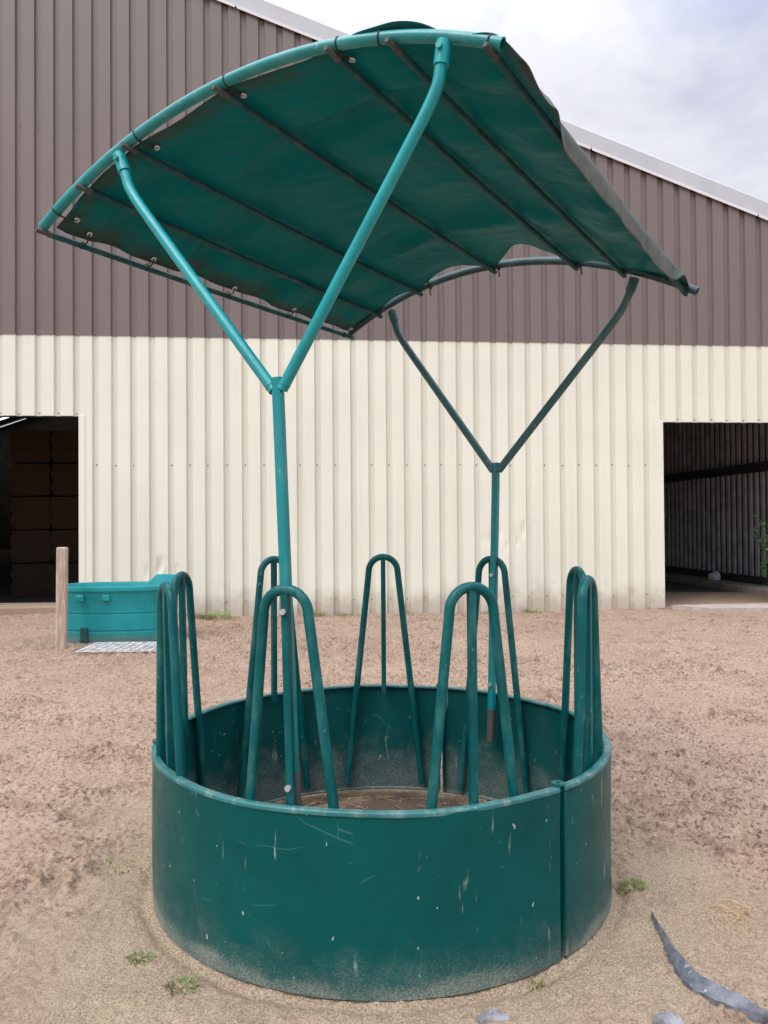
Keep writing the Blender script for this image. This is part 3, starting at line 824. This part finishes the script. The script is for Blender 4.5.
# verge flashing along the gable
for sa, sb in ((RIDGE_S, EAVE_R + .3), (EAVE_L - .3, RIDGE_S)):
    za, zb = roof_z(sa), roof_z(sb) if sb <= EAVE_R else 9.845 - .352 * sb
    if sa < EAVE_L: za = roof_z(EAVE_L) - .352 * .3
    mb = MB(); n = Vector((sb - sa, 0, zb - za)).normalized()
    ds = [(0.0, -.05), (0.30, -.055), (0.36, .02), (0.36, .30), (0.345, .30), (0.345, .03), (.29, -.04), (0.012, -.036), (.012, .0)]
    vs = [(s, y, z0 + h) for s, z0 in ((sa, za), (sb, zb)) for h, y in ds]; k = len(ds)
    mb.add(vs, [(i, k + i, k + (i + 1) % k, (i + 1) % k) for i in range(k)] + [tuple(range(k)), tuple(range(2 * k - 1, k - 1, -1))])
    bb = mb.build('verge_flashing', M['flashing'], barn, 20)
    tr = MB()
    nseg = 6
    for q in range(nseg):
        t0, t1 = q / nseg + .0008, (q + 1) / nseg - .0008
        a = Vector((sa, 0, za)).lerp(Vector((sb, 0, zb)), t0); b = Vector((sa, 0, za)).lerp(Vector((sb, 0, zb)), t1)
        tr.add([a + Vector((0, y, h)) for h, y in ((-.035, -.058), (.012, -.066), (.012, -.052), (-.035, -.045))] + [b + Vector((0, y, h)) for h, y in ((-.035, -.058), (.012, -.066), (.012, -.052), (-.035, -.045))],
               [(i, 4 + i, 4 + (i + 1) % 4, (i + 1) % 4) for i in range(4)] + [(0, 1, 2, 3), (7, 6, 5, 4)])
    tr.build('drip_trim', M['white_trim'], bb, 20)
# roof, with two rooflight runs on the left slope
DEPTH = 42.0
def slope(mb, sa, sb, y0, y1, t=0.06):
    za, zb = roof_z(sa) + .30, roof_z(sb) + .30
    vs = [(s, y, z + h) for h in (0, t) for s, z in ((sa, za), (sb, zb)) for y in (y0, y1)]
    mb.add(vs, [(0, 2, 3, 1), (4, 5, 7, 6), (0, 1, 5, 4), (2, 6, 7, 3), (0, 4, 6, 2), (1, 3, 7, 5)])
rf = MB(); slope(rf, RIDGE_S, EAVE_R + .0, 0.27, DEPTH)
edges = [0.27, 37.0, 37.6, 39.8, 40.4, DEPTH]
for k in (0, 2, 4): slope(rf, EAVE_L, RIDGE_S, edges[k], edges[k + 1])
rf.build('roof', M['roof_sheet'], barn, 20)
for k in (1, 3):
    mb = MB(); slope(mb, EAVE_L, RIDGE_S, edges[k] + .002, edges[k + 1] - .002, .02); mb.build('rooflight', M['rooflight'], barn, 20)
pl = MB()
for q in range(9):
    s = EAVE_L + .8 + q * 2.2; pl.box((s, DEPTH / 2, roof_z(s) + .16), (.12, DEPTH - .8, .26))
for q in range(8): pl.box((RIDGE_S + 1 + q * 2.2, DEPTH / 2, roof_z(RIDGE_S + 1 + q * 2.2) + .12), (.12, DEPTH - .8, .2))
for y in (7, 14, 21.5, 28.5, 35):
    for sa, sb in ((EAVE_L, RIDGE_S), (RIDGE_S, EAVE_R)):
        za, zb = roof_z(sa) - .25, roof_z(sb) - .25
        pl.add([(s, yy, z + h) for h in (0, .28) for s, z in ((sa, za), (sb, zb)) for yy in (y, y + .2)], [(0, 2, 3, 1), (4, 5, 7, 6), (0, 1, 5, 4), (2, 6, 7, 3), (0, 4, 6, 2), (1, 3, 7, 5)])
pl.build('roof_frame', M['steel_dark'], barn, 20)
# side and back walls
sw = MB(); yy = 0.06; z1 = roof_z(EAVE_R) + .3
while yy < DEPTH - .3:          # pale upright boards over a dark backing
    sw.box((EAVE_R - .79, yy + .05, .3 + (z1 - .3) / 2), (.05, .105, z1 - .3), mi=0); yy += .25
sw.add([(EAVE_R - .76, .06, .3), (EAVE_R - .76, DEPTH - .2, .3), (EAVE_R - .76, DEPTH - .2, z1), (EAVE_R - .76, .06, z1)], [(0, 1, 2, 3)], 1)
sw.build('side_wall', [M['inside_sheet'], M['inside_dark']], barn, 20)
pw = MB(); pw.box((EAVE_R - .80, DEPTH / 2, -.05), (.26, DEPTH - .4, .70), bevel=.01)
pw.build('plinth', M['inside_dark'], barn)
rl = MB()
rl.box((EAVE_R - .90, DEPTH / 2, 2.86), (.10, DEPTH - .4, .22)); rl.box((EAVE_R - .90, DEPTH / 2, 5.2), (.10, DEPTH - .4, .22))
for y in (14, 21.5, 28.5, 35): rl.box((EAVE_R - .96, y + .1, 3.0), (.16, .2, 6.4))
rl.build('side_rail', M['steel_dark'], barn)
ow = MB()
ow.box((EAVE_R - .02, DEPTH / 2 + .1, 3.0), (.06, DEPTH - .4, 6.9)); ow.build('outer_wall', M['cream'], barn)
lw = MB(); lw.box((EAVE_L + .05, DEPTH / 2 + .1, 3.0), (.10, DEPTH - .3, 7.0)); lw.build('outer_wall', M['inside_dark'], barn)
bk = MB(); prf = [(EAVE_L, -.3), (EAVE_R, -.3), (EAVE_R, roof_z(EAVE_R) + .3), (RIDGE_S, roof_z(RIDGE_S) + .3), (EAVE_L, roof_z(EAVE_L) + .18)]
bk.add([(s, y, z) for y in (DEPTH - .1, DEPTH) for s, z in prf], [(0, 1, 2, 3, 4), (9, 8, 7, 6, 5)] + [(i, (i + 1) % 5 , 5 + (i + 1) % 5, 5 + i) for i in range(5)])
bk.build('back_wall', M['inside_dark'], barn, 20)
# floor inside (setting): a strip of blown sand, then dark trodden muck
def flat(name, pts, z, t, mat):
    mb = MB(); n = len(pts)
    vs = [wallp(s, d, zz) for zz in (z - t, z) for s, d in pts]
    mb.add(vs, [tuple(range(n - 1, -1, -1)), tuple(range(n, 2 * n))] + [(i, (i + 1) % n, n + (i + 1) % n, n + i) for i in range(n)])
    return structure(mb.build(name, mat, None, 20))
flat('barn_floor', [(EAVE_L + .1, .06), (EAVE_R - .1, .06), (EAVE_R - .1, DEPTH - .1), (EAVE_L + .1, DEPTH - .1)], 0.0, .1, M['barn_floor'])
flat('blown_sand', [(RD[0] + .02, -.05), (RD[1] - .1, -.05), (RD[1] + .05, 2.6), (RD[1] - 1.2, 2.75), (RD[0] + 1.2, 3.1), (RD[0] - .5, 3.0), (RD[0] - .5, .1)], 0.022, .1, M['sand'])
flat('concrete_kerb', [(8.35, .8), (9.04, .8), (9.04, 30), (8.35, 30)], 0.13, .2, M['concrete'])
flat('doorway_sand', [(LD[0] + .1, -.3), (LD[1] - .02, -.25), (LD[1] + .4, .62), (LD[1] - 2.0, .75), (LD[0] - .3, .6)], 0.235, .4, M['sand'])
flat('concrete_apron', [(5.75, -.62), (6.6, -.72), (8.9, -.78), (8.9, -.052), (5.3, -.052)], 0.075, .2, M['concrete'])

# ------------------------------------------------------------------ straw bales inside the left doorway
def bale_mesh():
    mb = MB(); n = 10; L, W, H = 1.9, .88, .752
    def P(x, y, z):
        q = .010 * math.sin(x * 9 + z * 17) + .010 * math.sin(y * 14 + x * 5) + .015 * math.sin(z * 23 + y * 11)
        e = lambda t, h: t * (1 - .035 * (abs(x / (W / 2)) ** 6 + abs(y / (L / 2)) ** 6 + abs(z / (H / 2)) ** 6 - 1) * .8)
        return (e(x, W) + q, e(y, L) + q, e(z, H) + H / 2 + q * .3)
    for ax in range(3):
        for sg in (-1, 1):
            vs = []
            for i in range(n + 1):
                for j in range(n + 1):
                    a, b = i / n - .5, j / n - .5
                    vs.append({0: P(sg * W / 2, a * L, b * H), 1: P(a * W, sg * L / 2, b * H), 2: P(a * W, b * L, sg * H / 2)}[ax])
            fs = [(i * (n + 1) + j, (i + 1) * (n + 1) + j, (i + 1) * (n + 1) + j + 1, i * (n + 1) + j + 1) for i in range(n) for j in range(n)]
            flip = (sg < 0) != (ax == 1)
            mb.add(vs, [f[::-1] for f in fs] if flip else fs)
    return mb
rows = ['bottom', 'second lowest', 'middle', 'second highest', 'top']
cols = ['left', 'right']
bm0 = None
for r_ in range(5):
    for c_ in (1, 2):
        s = -8.62 + c_ * .905 + random.uniform(-.03, .03); d = 5.6 + random.uniform(-.10, .10) + (.35 if r_ == 0 and c_ == 0 else 0)
        loc = wallp(s, d, 0.005 + r_ * .765)
        if bm0 is None: o = bm0 = bale_mesh().build('straw_bale', M['bale'], None, 40)
        else: o = bm0.copy(); col.objects.link(o)
        o.location = loc; o.rotation_euler.z = WT + R_(random.uniform(-1.5, 1.5))
        cn = ['', 'left', 'right'][c_]
        tag(o, f'big straw bale in the dark doorway, {rows[r_]} layer, {cn} column of the stack', 'straw bale', 'straw bales stacked inside the left doorway')

# white tub lying inside the right doorway
mb = MB()
prof = [(0, 0), (.13, 0), (.15, .02), (.165, .26), (.18, .265), (.18, .285), (.155, .285), (.14, .03), (0, .03)]
n = 20; vs = [(r * math.cos(2 * math.pi * k / n), r * math.sin(2 * math.pi * k / n), z) for r, z in prof for k in range(n)]
mb.add(vs, [(i * n + k, i * n + (k + 1) % n, (i + 1) * n + (k + 1) % n, (i + 1) * n + k) for i in range(len(prof) - 1) for k in range(n)])
tub = mb.build('plastic_tub', M['white_plastic'], None, 40, loc=wallp(8.50, 4.45, .235)); tub.rotation_euler = (R_(78), 0, R_(25)); tub.scale = (.66, .66, .66)
tag(tub, 'small white plastic tub tipped over on the floor inside right doorway', 'tub')

# ------------------------------------------------------------------ water trough
tr = empty('water_trough', (-3.77, 10.98, gz(-3.72, 10.5) + .0), R_(3))
tag(tr, 'teal plastic oval water trough with one raised end beside the wooden post', 'water trough')
def oval(a, b, t, p=2.45):
    c, s_ = math.cos(t), math.sin(t)
    return (math.copysign(abs(c) ** (2 / p), c) * a, math.copysign(abs(s_) ** (2 / p), s_) * b)
mb = MB(); n = 96
levels = [(0.0, .720, .370), (.02, .735, .385), (.165, .748, .396), (.172, .739, .387), (.186, .739, .387), (.193, .750, .398), (.395, .766, .408), (.402, .758, .400), (.414, .758, .400), (.421, .768, .410),
          (.60, .780, .418), (.63, .795, .430), (.70, .800, .435), (.705, .825, .455), (.745, .832, .460), (.765, .825, .455), (.768, .795, .432), (.74, .780, .420), (.25, .72, .37), (.12, .66, .31)]
vs = []
for z, a, b in levels:
    for k in range(n):
        x, y = oval(a, b, 2 * math.pi * k / n)
        zz = z
        if z > .70: zz += 0.105 * float(sstep(.28, .42, x)) * float(sstep(-.05, .22, y))
        vs.append((x * 1.03, y * 1.09, zz * 1.045))
fs = [(i * n + k, i * n + (k + 1) % n, (i + 1) * n + (k + 1) % n, (i + 1) * n + k) for i in range(len(levels) - 1) for k in range(n)]
fs += [tuple(range(n - 1, -1, -1)), tuple((len(levels) - 1) * n + k for k in range(n))]
mb.add(vs, fs); mb.build('tank', M['trough'], tr, 40)
for x in (-.40, -.05):
    q = MB(); q.box((x, -.470, .645), (.105, .05, .09), bevel=.012); q.build('lug', M['trough'], tr)
q = MB(); q.box((-.36, -.424, .16), (.10, .03, .17), bevel=.008); q.box((-.36, -.436, .06), (.11, .02, .05), bevel=.004); q.build('drain_recess', M['trough_recess'], tr)
wt = MB(); n2 = 48
wt.add([(*oval(.74, .39, 2 * math.pi * k / n2), .5) for k in range(n2)], [tuple(range(n2))])
m = NT('trough_water'); wm = m.done((0.02, 0.03, 0.028), 0.05)
wt.build('water', wm, tr, 0)

# post
mb = MB()
mb.box((0, 0, .645), (.125, .125, 1.55), bevel=.012)
po = mb.build('wooden_post', M['wood'], None, 30, loc=(-4.26, 10.16, -.09)); po.rotation_euler = (0, R_(.6), R_(8))
tag(po, 'weathered square wooden post standing in the sand left of the trough', 'post')

# white ground grid
gr = MB()
for k in range(8):
    y = k * .105; gr.box((0, y, .02), (1.02, .022, .008))
for k in range(11):
    x = -.5 + k * .1; gr.box((x, .3675, .0195), (.022, .755, .005))
go = gr.build('plastic_grid', M['grid_plastic'], None, 20, loc=(-3.36, 9.66, gz(-3.36, 9.9) + .018)); go.rotation_euler.z = R_(1)
tag(go, 'white plastic ground grid half sunk in sand in front of trough', 'ground grid')

# ------------------------------------------------------------------ small things on the sand
# dark sheet fragment poking out, lower right
sp = [(1.083, 3.17, .003), (1.073, 3.00, .011), (1.063, 2.87, .021), (1.066, 2.76, .032), (1.098, 2.675, .044), (1.160, 2.618, .035), (1.215, 2.590, .017), (1.268, 2.570, .002)]
pts = [Vector((a, b, 0)) for a, b, _ in sp]; W = [w for *_, w in sp]
def cat(P, t):
    i = min(int(t), len(P) - 2); f = t - i
    p0, p1, p2, p3 = P[max(i - 1, 0)], P[i], P[i + 1], P[min(i + 2, len(P) - 1)]
    return 0.5 * ((2 * p1) + (-p0 + p2) * f + (2 * p0 - 5 * p1 + 4 * p2 - p3) * f * f + (-p0 + 3 * p1 - 3 * p2 + p3) * f ** 3)
mb = MB(); K = 60; prof = [(-1.0, -.05), (-1.0, .008), (-.55, .020), (-.12, .034), (.22, .026), (.68, .013), (1.0, .006), (1.0, -.05)]
vs = []
for i in range(K + 1):
    t = i / K * (len(pts) - 1); c = cat(pts, t); d = (cat(pts, min(t + .05, len(pts) - 1)) - cat(pts, max(t - .05, 0))).normalized(); nn = Vector((-d.y, d.x, 0))
    w = cat(W, t) * (1 + .07 * math.sin(i * .9) * math.sin(i * .31))
    for a, h in prof:
        q = c + nn * (-a * w)
        g0 = sum(gz(c.x + ox, c.y + oy) for ox in (-.03, 0, .03) for oy in (-.03, 0, .03)) / 9
        jit = .0012 * math.sin(i * 2.3 + a * 9)
        vs.append((q.x + jit, q.y + jit, g0 + .013 + h * min(1, .25 + w / .03) + random.uniform(-.001, .001)))
kk = len(prof)
mb.add(vs, [(i * kk + j, (i + 1) * kk + j, (i + 1) * kk + j + 1, i * kk + j + 1) for i in range(K) for j in range(kk - 1)])
fr = mb.build('torn_sheet', M['slate'], None, 55)
tag(fr, 'long curved piece of dark grey sheet sticking out of the sand', 'torn sheet')
def stone(name, x, y, a, b, h, seed):
    mb = MB(); nu, nv = 16, 8; r = random.Random(seed); ph = [r.uniform(0, 6) for _ in range(4)]
    vs = []
    for j in range(nv + 1):
        t = math.pi * j / nv
        for i in range(nu):
            p = 2 * math.pi * i / nu; k = 1 + .20 * math.sin(2 * p + ph[0]) + .18 * math.sin(3 * p + ph[1]) + .10 * math.sin(5 * p + ph[2])
            vs.append((a * math.sin(t) ** .6 * math.cos(p) * k, b * math.sin(t) ** .6 * math.sin(p) * k, h * math.cos(t) * (1 + .2 * math.sin(p * 2 + t * 3 + ph[3]))))
    mb.add(vs, [(j * nu + i, (j + 1) * nu + i, (j + 1) * nu + (i + 1) % nu, j * nu + (i + 1) % nu) for j in range(nv) for i in range(nu)])
    o = mb.build(name, M['stone'], None, 30, loc=(x, y, gz(x, y) + h * .1)); return o
tag(stone('flat_stone', .345, 2.548, .046, .034, .020, 3), 'flat bluish grey stone in the sand in front of the feeder', 'stone')
tag(stone('flat_stone', .905, 2.505, .046, .030, .020, 5), 'pale grey stone at bottom edge beside the torn dark sheet', 'stone')

def tuft(name, x, y, n, h, spread, label, cat, group, mat='grass', seed=0, flat_=.9):
    r = random.Random(seed); mb = MB(); z0 = gz(x, y)
    for _ in range(n):
        a = r.uniform(0, 6.283); d = spread * math.sqrt(r.random()); bx, by = d * math.cos(a), d * math.sin(a) * .8
        L = h * r.uniform(.5, 1.1); w = .0028 * (1 + h * 3); lean = r.uniform(.2, 1.0) * (1 + flat_); da = a + r.uniform(-.8, .8)
        dirx, diry = math.cos(da), math.sin(da); px, py = -diry * w, dirx * w
        zb = gz(x + bx, y + by) - z0 - .004
        v = []
        for k in range(4):
            t = k / 3; ww = 1 - t * .92
            cx, cy, cz = bx + dirx * L * lean * t * t * .7, by + diry * L * lean * t * t * .7, zb + L * (t - .35 * lean * t * t * .8)
            v += [(cx - px * ww, cy - py * ww, cz), (cx + px * ww, cy + py * ww, cz + .0008)]
        mb.add(v, [(0, 1, 3, 2), (2, 3, 5, 4), (4, 5, 7, 6)])
    o = mb.build(name, M[mat], None, 60, loc=(x, y, z0)); tag(o, label, cat, group)
    return o
G1, G2 = 'grass tufts round the feeder', 'grass tufts along the barn wall'
tuft('grass_tuft', -1.30, 3.66, 69, 0.030, 0.115, 'sparse pale grass tuft left of the feeder, farthest from the camera', 'grass tuft', G1, seed=1)
tuft('grass_tuft', -.925, 2.90, 90, 0.026, 0.041, 'small bright grass tuft by the lower left of the feeder, upper of two', 'grass tuft', G1, seed=2)
tuft('grass_tuft', -.725, 2.725, 120, 0.030, 0.054, 'bright green grass tuft nearest the camera, lower left of the feeder', 'grass tuft', G1, seed=3)
tuft('grass_tuft', 1.075, 3.44, 135, 0.034, 0.068, 'green grass tuft against the right foot of the feeder', 'grass tuft', G1, seed=4)
tuft('grass_tuft', .53, 2.74, 26, .045, .030, 'thin yellowish grass sprig at the front right foot of the feeder', 'grass tuft', G1, seed=5)
for i, (s, n, h, w, lab) in enumerate(((-3.0, 340, .16, .36, 'wide low patch of green grass at the barn wall right of the trough'),
        (-1.25, 160, .15, .22, 'green grass tuft at barn wall foot just left of the middle bar hoop'),
        (-.72, 90, .12, .16, 'small grass tuft at barn wall foot behind the middle bar hoop'),
        (.45, 60, .10, .14, 'tiny grass tuft at barn wall foot right of the middle bar hoop'),
        (1.9, 60, .10, .16, 'small grass tuft at barn wall foot below the dents'),
        (2.65, 120, .13, .18, 'grass tuft at barn wall foot behind the right canopy pole'))):
    q = wallp(s, -.16 - (.22 if i == 0 else 0), 0); tuft('grass_tuft', q.x, q.y, n, h, w, lab, 'grass tuft', G2, seed=20 + i)

def strands(name, spots, mat, seed, L0=.05, L1=.16, zoff=.006, zf=None):
    r = random.Random(seed); mb = MB()
    for x, y in spots:
        a = r.uniform(0, 3.14); L = r.uniform(L0, L1); c, s_ = math.cos(a), math.sin(a)
        bend = r.uniform(-.02, .02)
        P = []
        for t in (-.5, 0, .5):
            px, py = x + c * L * t + (-s_) * bend * (1 - 4 * t * t), y + s_ * L * t + c * bend * (1 - 4 * t * t)
            P.append((px, py, gz(px, py) + zoff + r.uniform(0, .012)))
        mb.tube(P, .0010, 5)
    return mb.build(name, M[mat], None, 60)
r = random.Random(9)
o = strands('straw_wisp', [(1.43 + r.gauss(0, .05), 3.17 + r.gauss(0, .05)) for _ in range(26)], 'straw', 9)
tag(o, 'loose wisp of yellow straw on the sand right of the feeder', 'straw')
o = strands('straw_litter', [(CX + rad * math.sin(an), CY - rad * math.cos(an)) for rad, an in ((.93 * math.sqrt(r.random()), r.uniform(0, 6.28)) for _ in range(420))], 'straw', 10, .03, .12)
tag(o, 'scattered straw litter on the floor inside the ring feeder', 'straw litter', kind='stuff')

# bush at the right door
bu = empty('bush', (7.66, 14.98, 0.0))
tag(bu, 'leafy green bush at the right edge inside the right doorway', 'bush')
r = random.Random(4); st = MB(); lf = MB()
for k in range(26):
    a = r.uniform(0, 6.28); rad = r.uniform(.1, .68); top = Vector((rad * math.cos(a), rad * math.sin(a), r.uniform(.45, 1.75)))
    base = Vector((r.uniform(-.1, .1), r.uniform(-.1, .1), 0)); mid = base.lerp(top, .55) + Vector((0, 0, .2))
    st.tube(smooth_path([base, mid, top], .3, 5), .007, 5)
    for q in range(26):
        t = r.uniform(.25, 1.05); p = base.lerp(mid, t / .55) if t < .55 else mid.lerp(top, (t - .55) / .45)
        p = p + Vector((r.gauss(0, .07), r.gauss(0, .07), r.gauss(0, .06)))
        L = r.uniform(.06, .12); ang = r.uniform(0, 6.28); d = Vector((math.cos(ang), math.sin(ang), r.uniform(-.6, .3))).normalized(); s_ = d.cross(Vector((r.uniform(-.4, .4), r.uniform(-.4, .4), 1))).normalized() * L * .3
        nn = d.cross(s_).normalized() * L * .08
        lf.add([p, p + d * L * .35 + s_ + nn, p + d * L * .75 + s_ * .7 + nn, p + d * L, p + d * L * .75 - s_ * .7 + nn, p + d * L * .35 - s_ + nn, p + d * L * .5], [(0, 6, 1), (1, 6, 2), (2, 6, 3), (3, 6, 4), (4, 6, 5), (5, 6, 0)])
st.build('stem', M['stem'], bu, 60); lf.build('foliage', M['leaf'], bu, 0)

# ------------------------------------------------------------------ sky, sun, camera
SUN_EL, SUN_AZ = R_(50), R_(222)      # azimuth from +Y, clockwise: behind the camera, to the left
w = bpy.data.worlds.new('World'); scene.world = w; w.use_nodes = True
t = w.node_tree; t.nodes.clear(); N = t.nodes.new; Lk = t.links.new
out = N('ShaderNodeOutputWorld'); bg = N('ShaderNodeBackground'); bg.inputs['Strength'].default_value = 0.097
sky = N('ShaderNodeTexSky'); sky.sky_type = 'NISHITA'; sky.sun_disc = False; sky.sun_elevation = SUN_EL; sky.sun_rotation = SUN_AZ
tc = N('ShaderNodeTexCoord')
mp = N('ShaderNodeMapping'); mp.inputs['Scale'].default_value = (1, 1, 2.2); mp.inputs['Location'].default_value = (0.35, 0.0, 0.15); Lk(tc.outputs['Generated'], mp.inputs[0])
def wn(scale, det, ro, dist=0.0):
    o = N('ShaderNodeTexNoise'); o.inputs['Scale'].default_value = scale; o.inputs['Detail'].default_value = det; o.inputs['Roughness'].default_value = ro; o.inputs['Distortion'].default_value = dist
    Lk(mp.outputs[0], o.inputs['Vector']); return o.outputs['Fac']
def wr(f, a, b, c, d):
    o = N('ShaderNodeMapRange'); o.interpolation_type = 'SMOOTHSTEP'
    for k, v in (('From Min', a), ('From Max', b), ('To Min', c), ('To Max', d)): o.inputs[k].default_value = v
    Lk(f, o.inputs['Value']); return o.outputs[0]
def wmix(f, a, b):
    o = N('ShaderNodeMix'); o.data_type = 'RGBA'
    for s, v in ((o.inputs[0], f), (o.inputs[6], a), (o.inputs[7], b)):
        if isinstance(v, bpy.types.NodeSocket): Lk(v, s)
        else: s.default_value = v if not isinstance(v, tuple) else (*v, 1)
    return o.outputs[2]
n1 = wn(2.6, 6, 0.55, 0.3); n2 = wn(6.0, 5, 0.6)
cl = wmix(wr(n1, 0.36, 0.66, 0, 1), (3.3, 3.55, 4.75), (5.7, 5.75, 6.2))
cl = wmix(wr(n2, 0.40, 0.70, 0, 0.5), cl, (6.1, 6.1, 6.4))
sx = N('ShaderNodeSeparateXYZ'); Lk(tc.outputs['Generated'], sx.inputs[0])
grad = wr(sx.outputs[2], 0.45, 1.0, 1.0, 4.7)      # an overcast sky is brightest overhead
vm = N('ShaderNodeVectorMath'); vm.operation = 'SCALE'; Lk(cl, vm.inputs[0]); Lk(grad, vm.inputs['Scale'])
fin = wmix(wr(n1, 0.2, 0.5, 0.86, 0.97), sky.outputs[0], vm.outputs[0])
Lk(fin, bg.inputs['Color']); Lk(bg.outputs[0], out.inputs[0])

sd = bpy.data.lights.new('sun', 'SUN'); sd.energy = 1.25; sd.angle = R_(32); sd.color = (1, 0.98, 0.94)
so = bpy.data.objects.new('sun', sd); col.objects.link(so)
dirv = Vector((math.sin(SUN_AZ) * math.cos(SUN_EL), math.cos(SUN_AZ) * math.cos(SUN_EL), math.sin(SUN_EL)))
so.rotation_euler = (-dirv).to_track_quat('-Z', 'Y').to_euler(); so.location = dirv * 30

cd = bpy.data.cameras.new('camera'); cd.sensor_fit = 'VERTICAL'; cd.sensor_height = 36; cd.sensor_width = 27; cd.lens = 770 / 1024 * 36
cd.clip_start = 0.05; cd.clip_end = 2000
co = bpy.data.objects.new('camera', cd); col.objects.link(co); scene.camera = co
p, rl = math.atan(11 / 770), R_(0.4)
fw = Vector((0, math.cos(p), math.sin(p))); U0 = Vector((0, -math.sin(p), math.cos(p))); R0 = Vector((1, 0, 0))
rt = R0 * math.cos(rl) - U0 * math.sin(rl); upv = R0 * math.sin(rl) + U0 * math.cos(rl)
mw = Matrix((rt, upv, -fw)).transposed().to_4x4(); mw.translation = (0, 0, 1.62); co.matrix_world = mw

vs_ = scene.view_settings
scene.display_settings.display_device = 'sRGB'
vs_.view_transform = 'Standard'; vs_.look = 'None'; vs_.gamma = 1; vs_.exposure = 0.64; vs_.use_curve_mapping = False
scene.cycles.max_bounces = 6; scene.cycles.use_denoising = True; scene.cycles.denoising_prefilter = 'NONE'
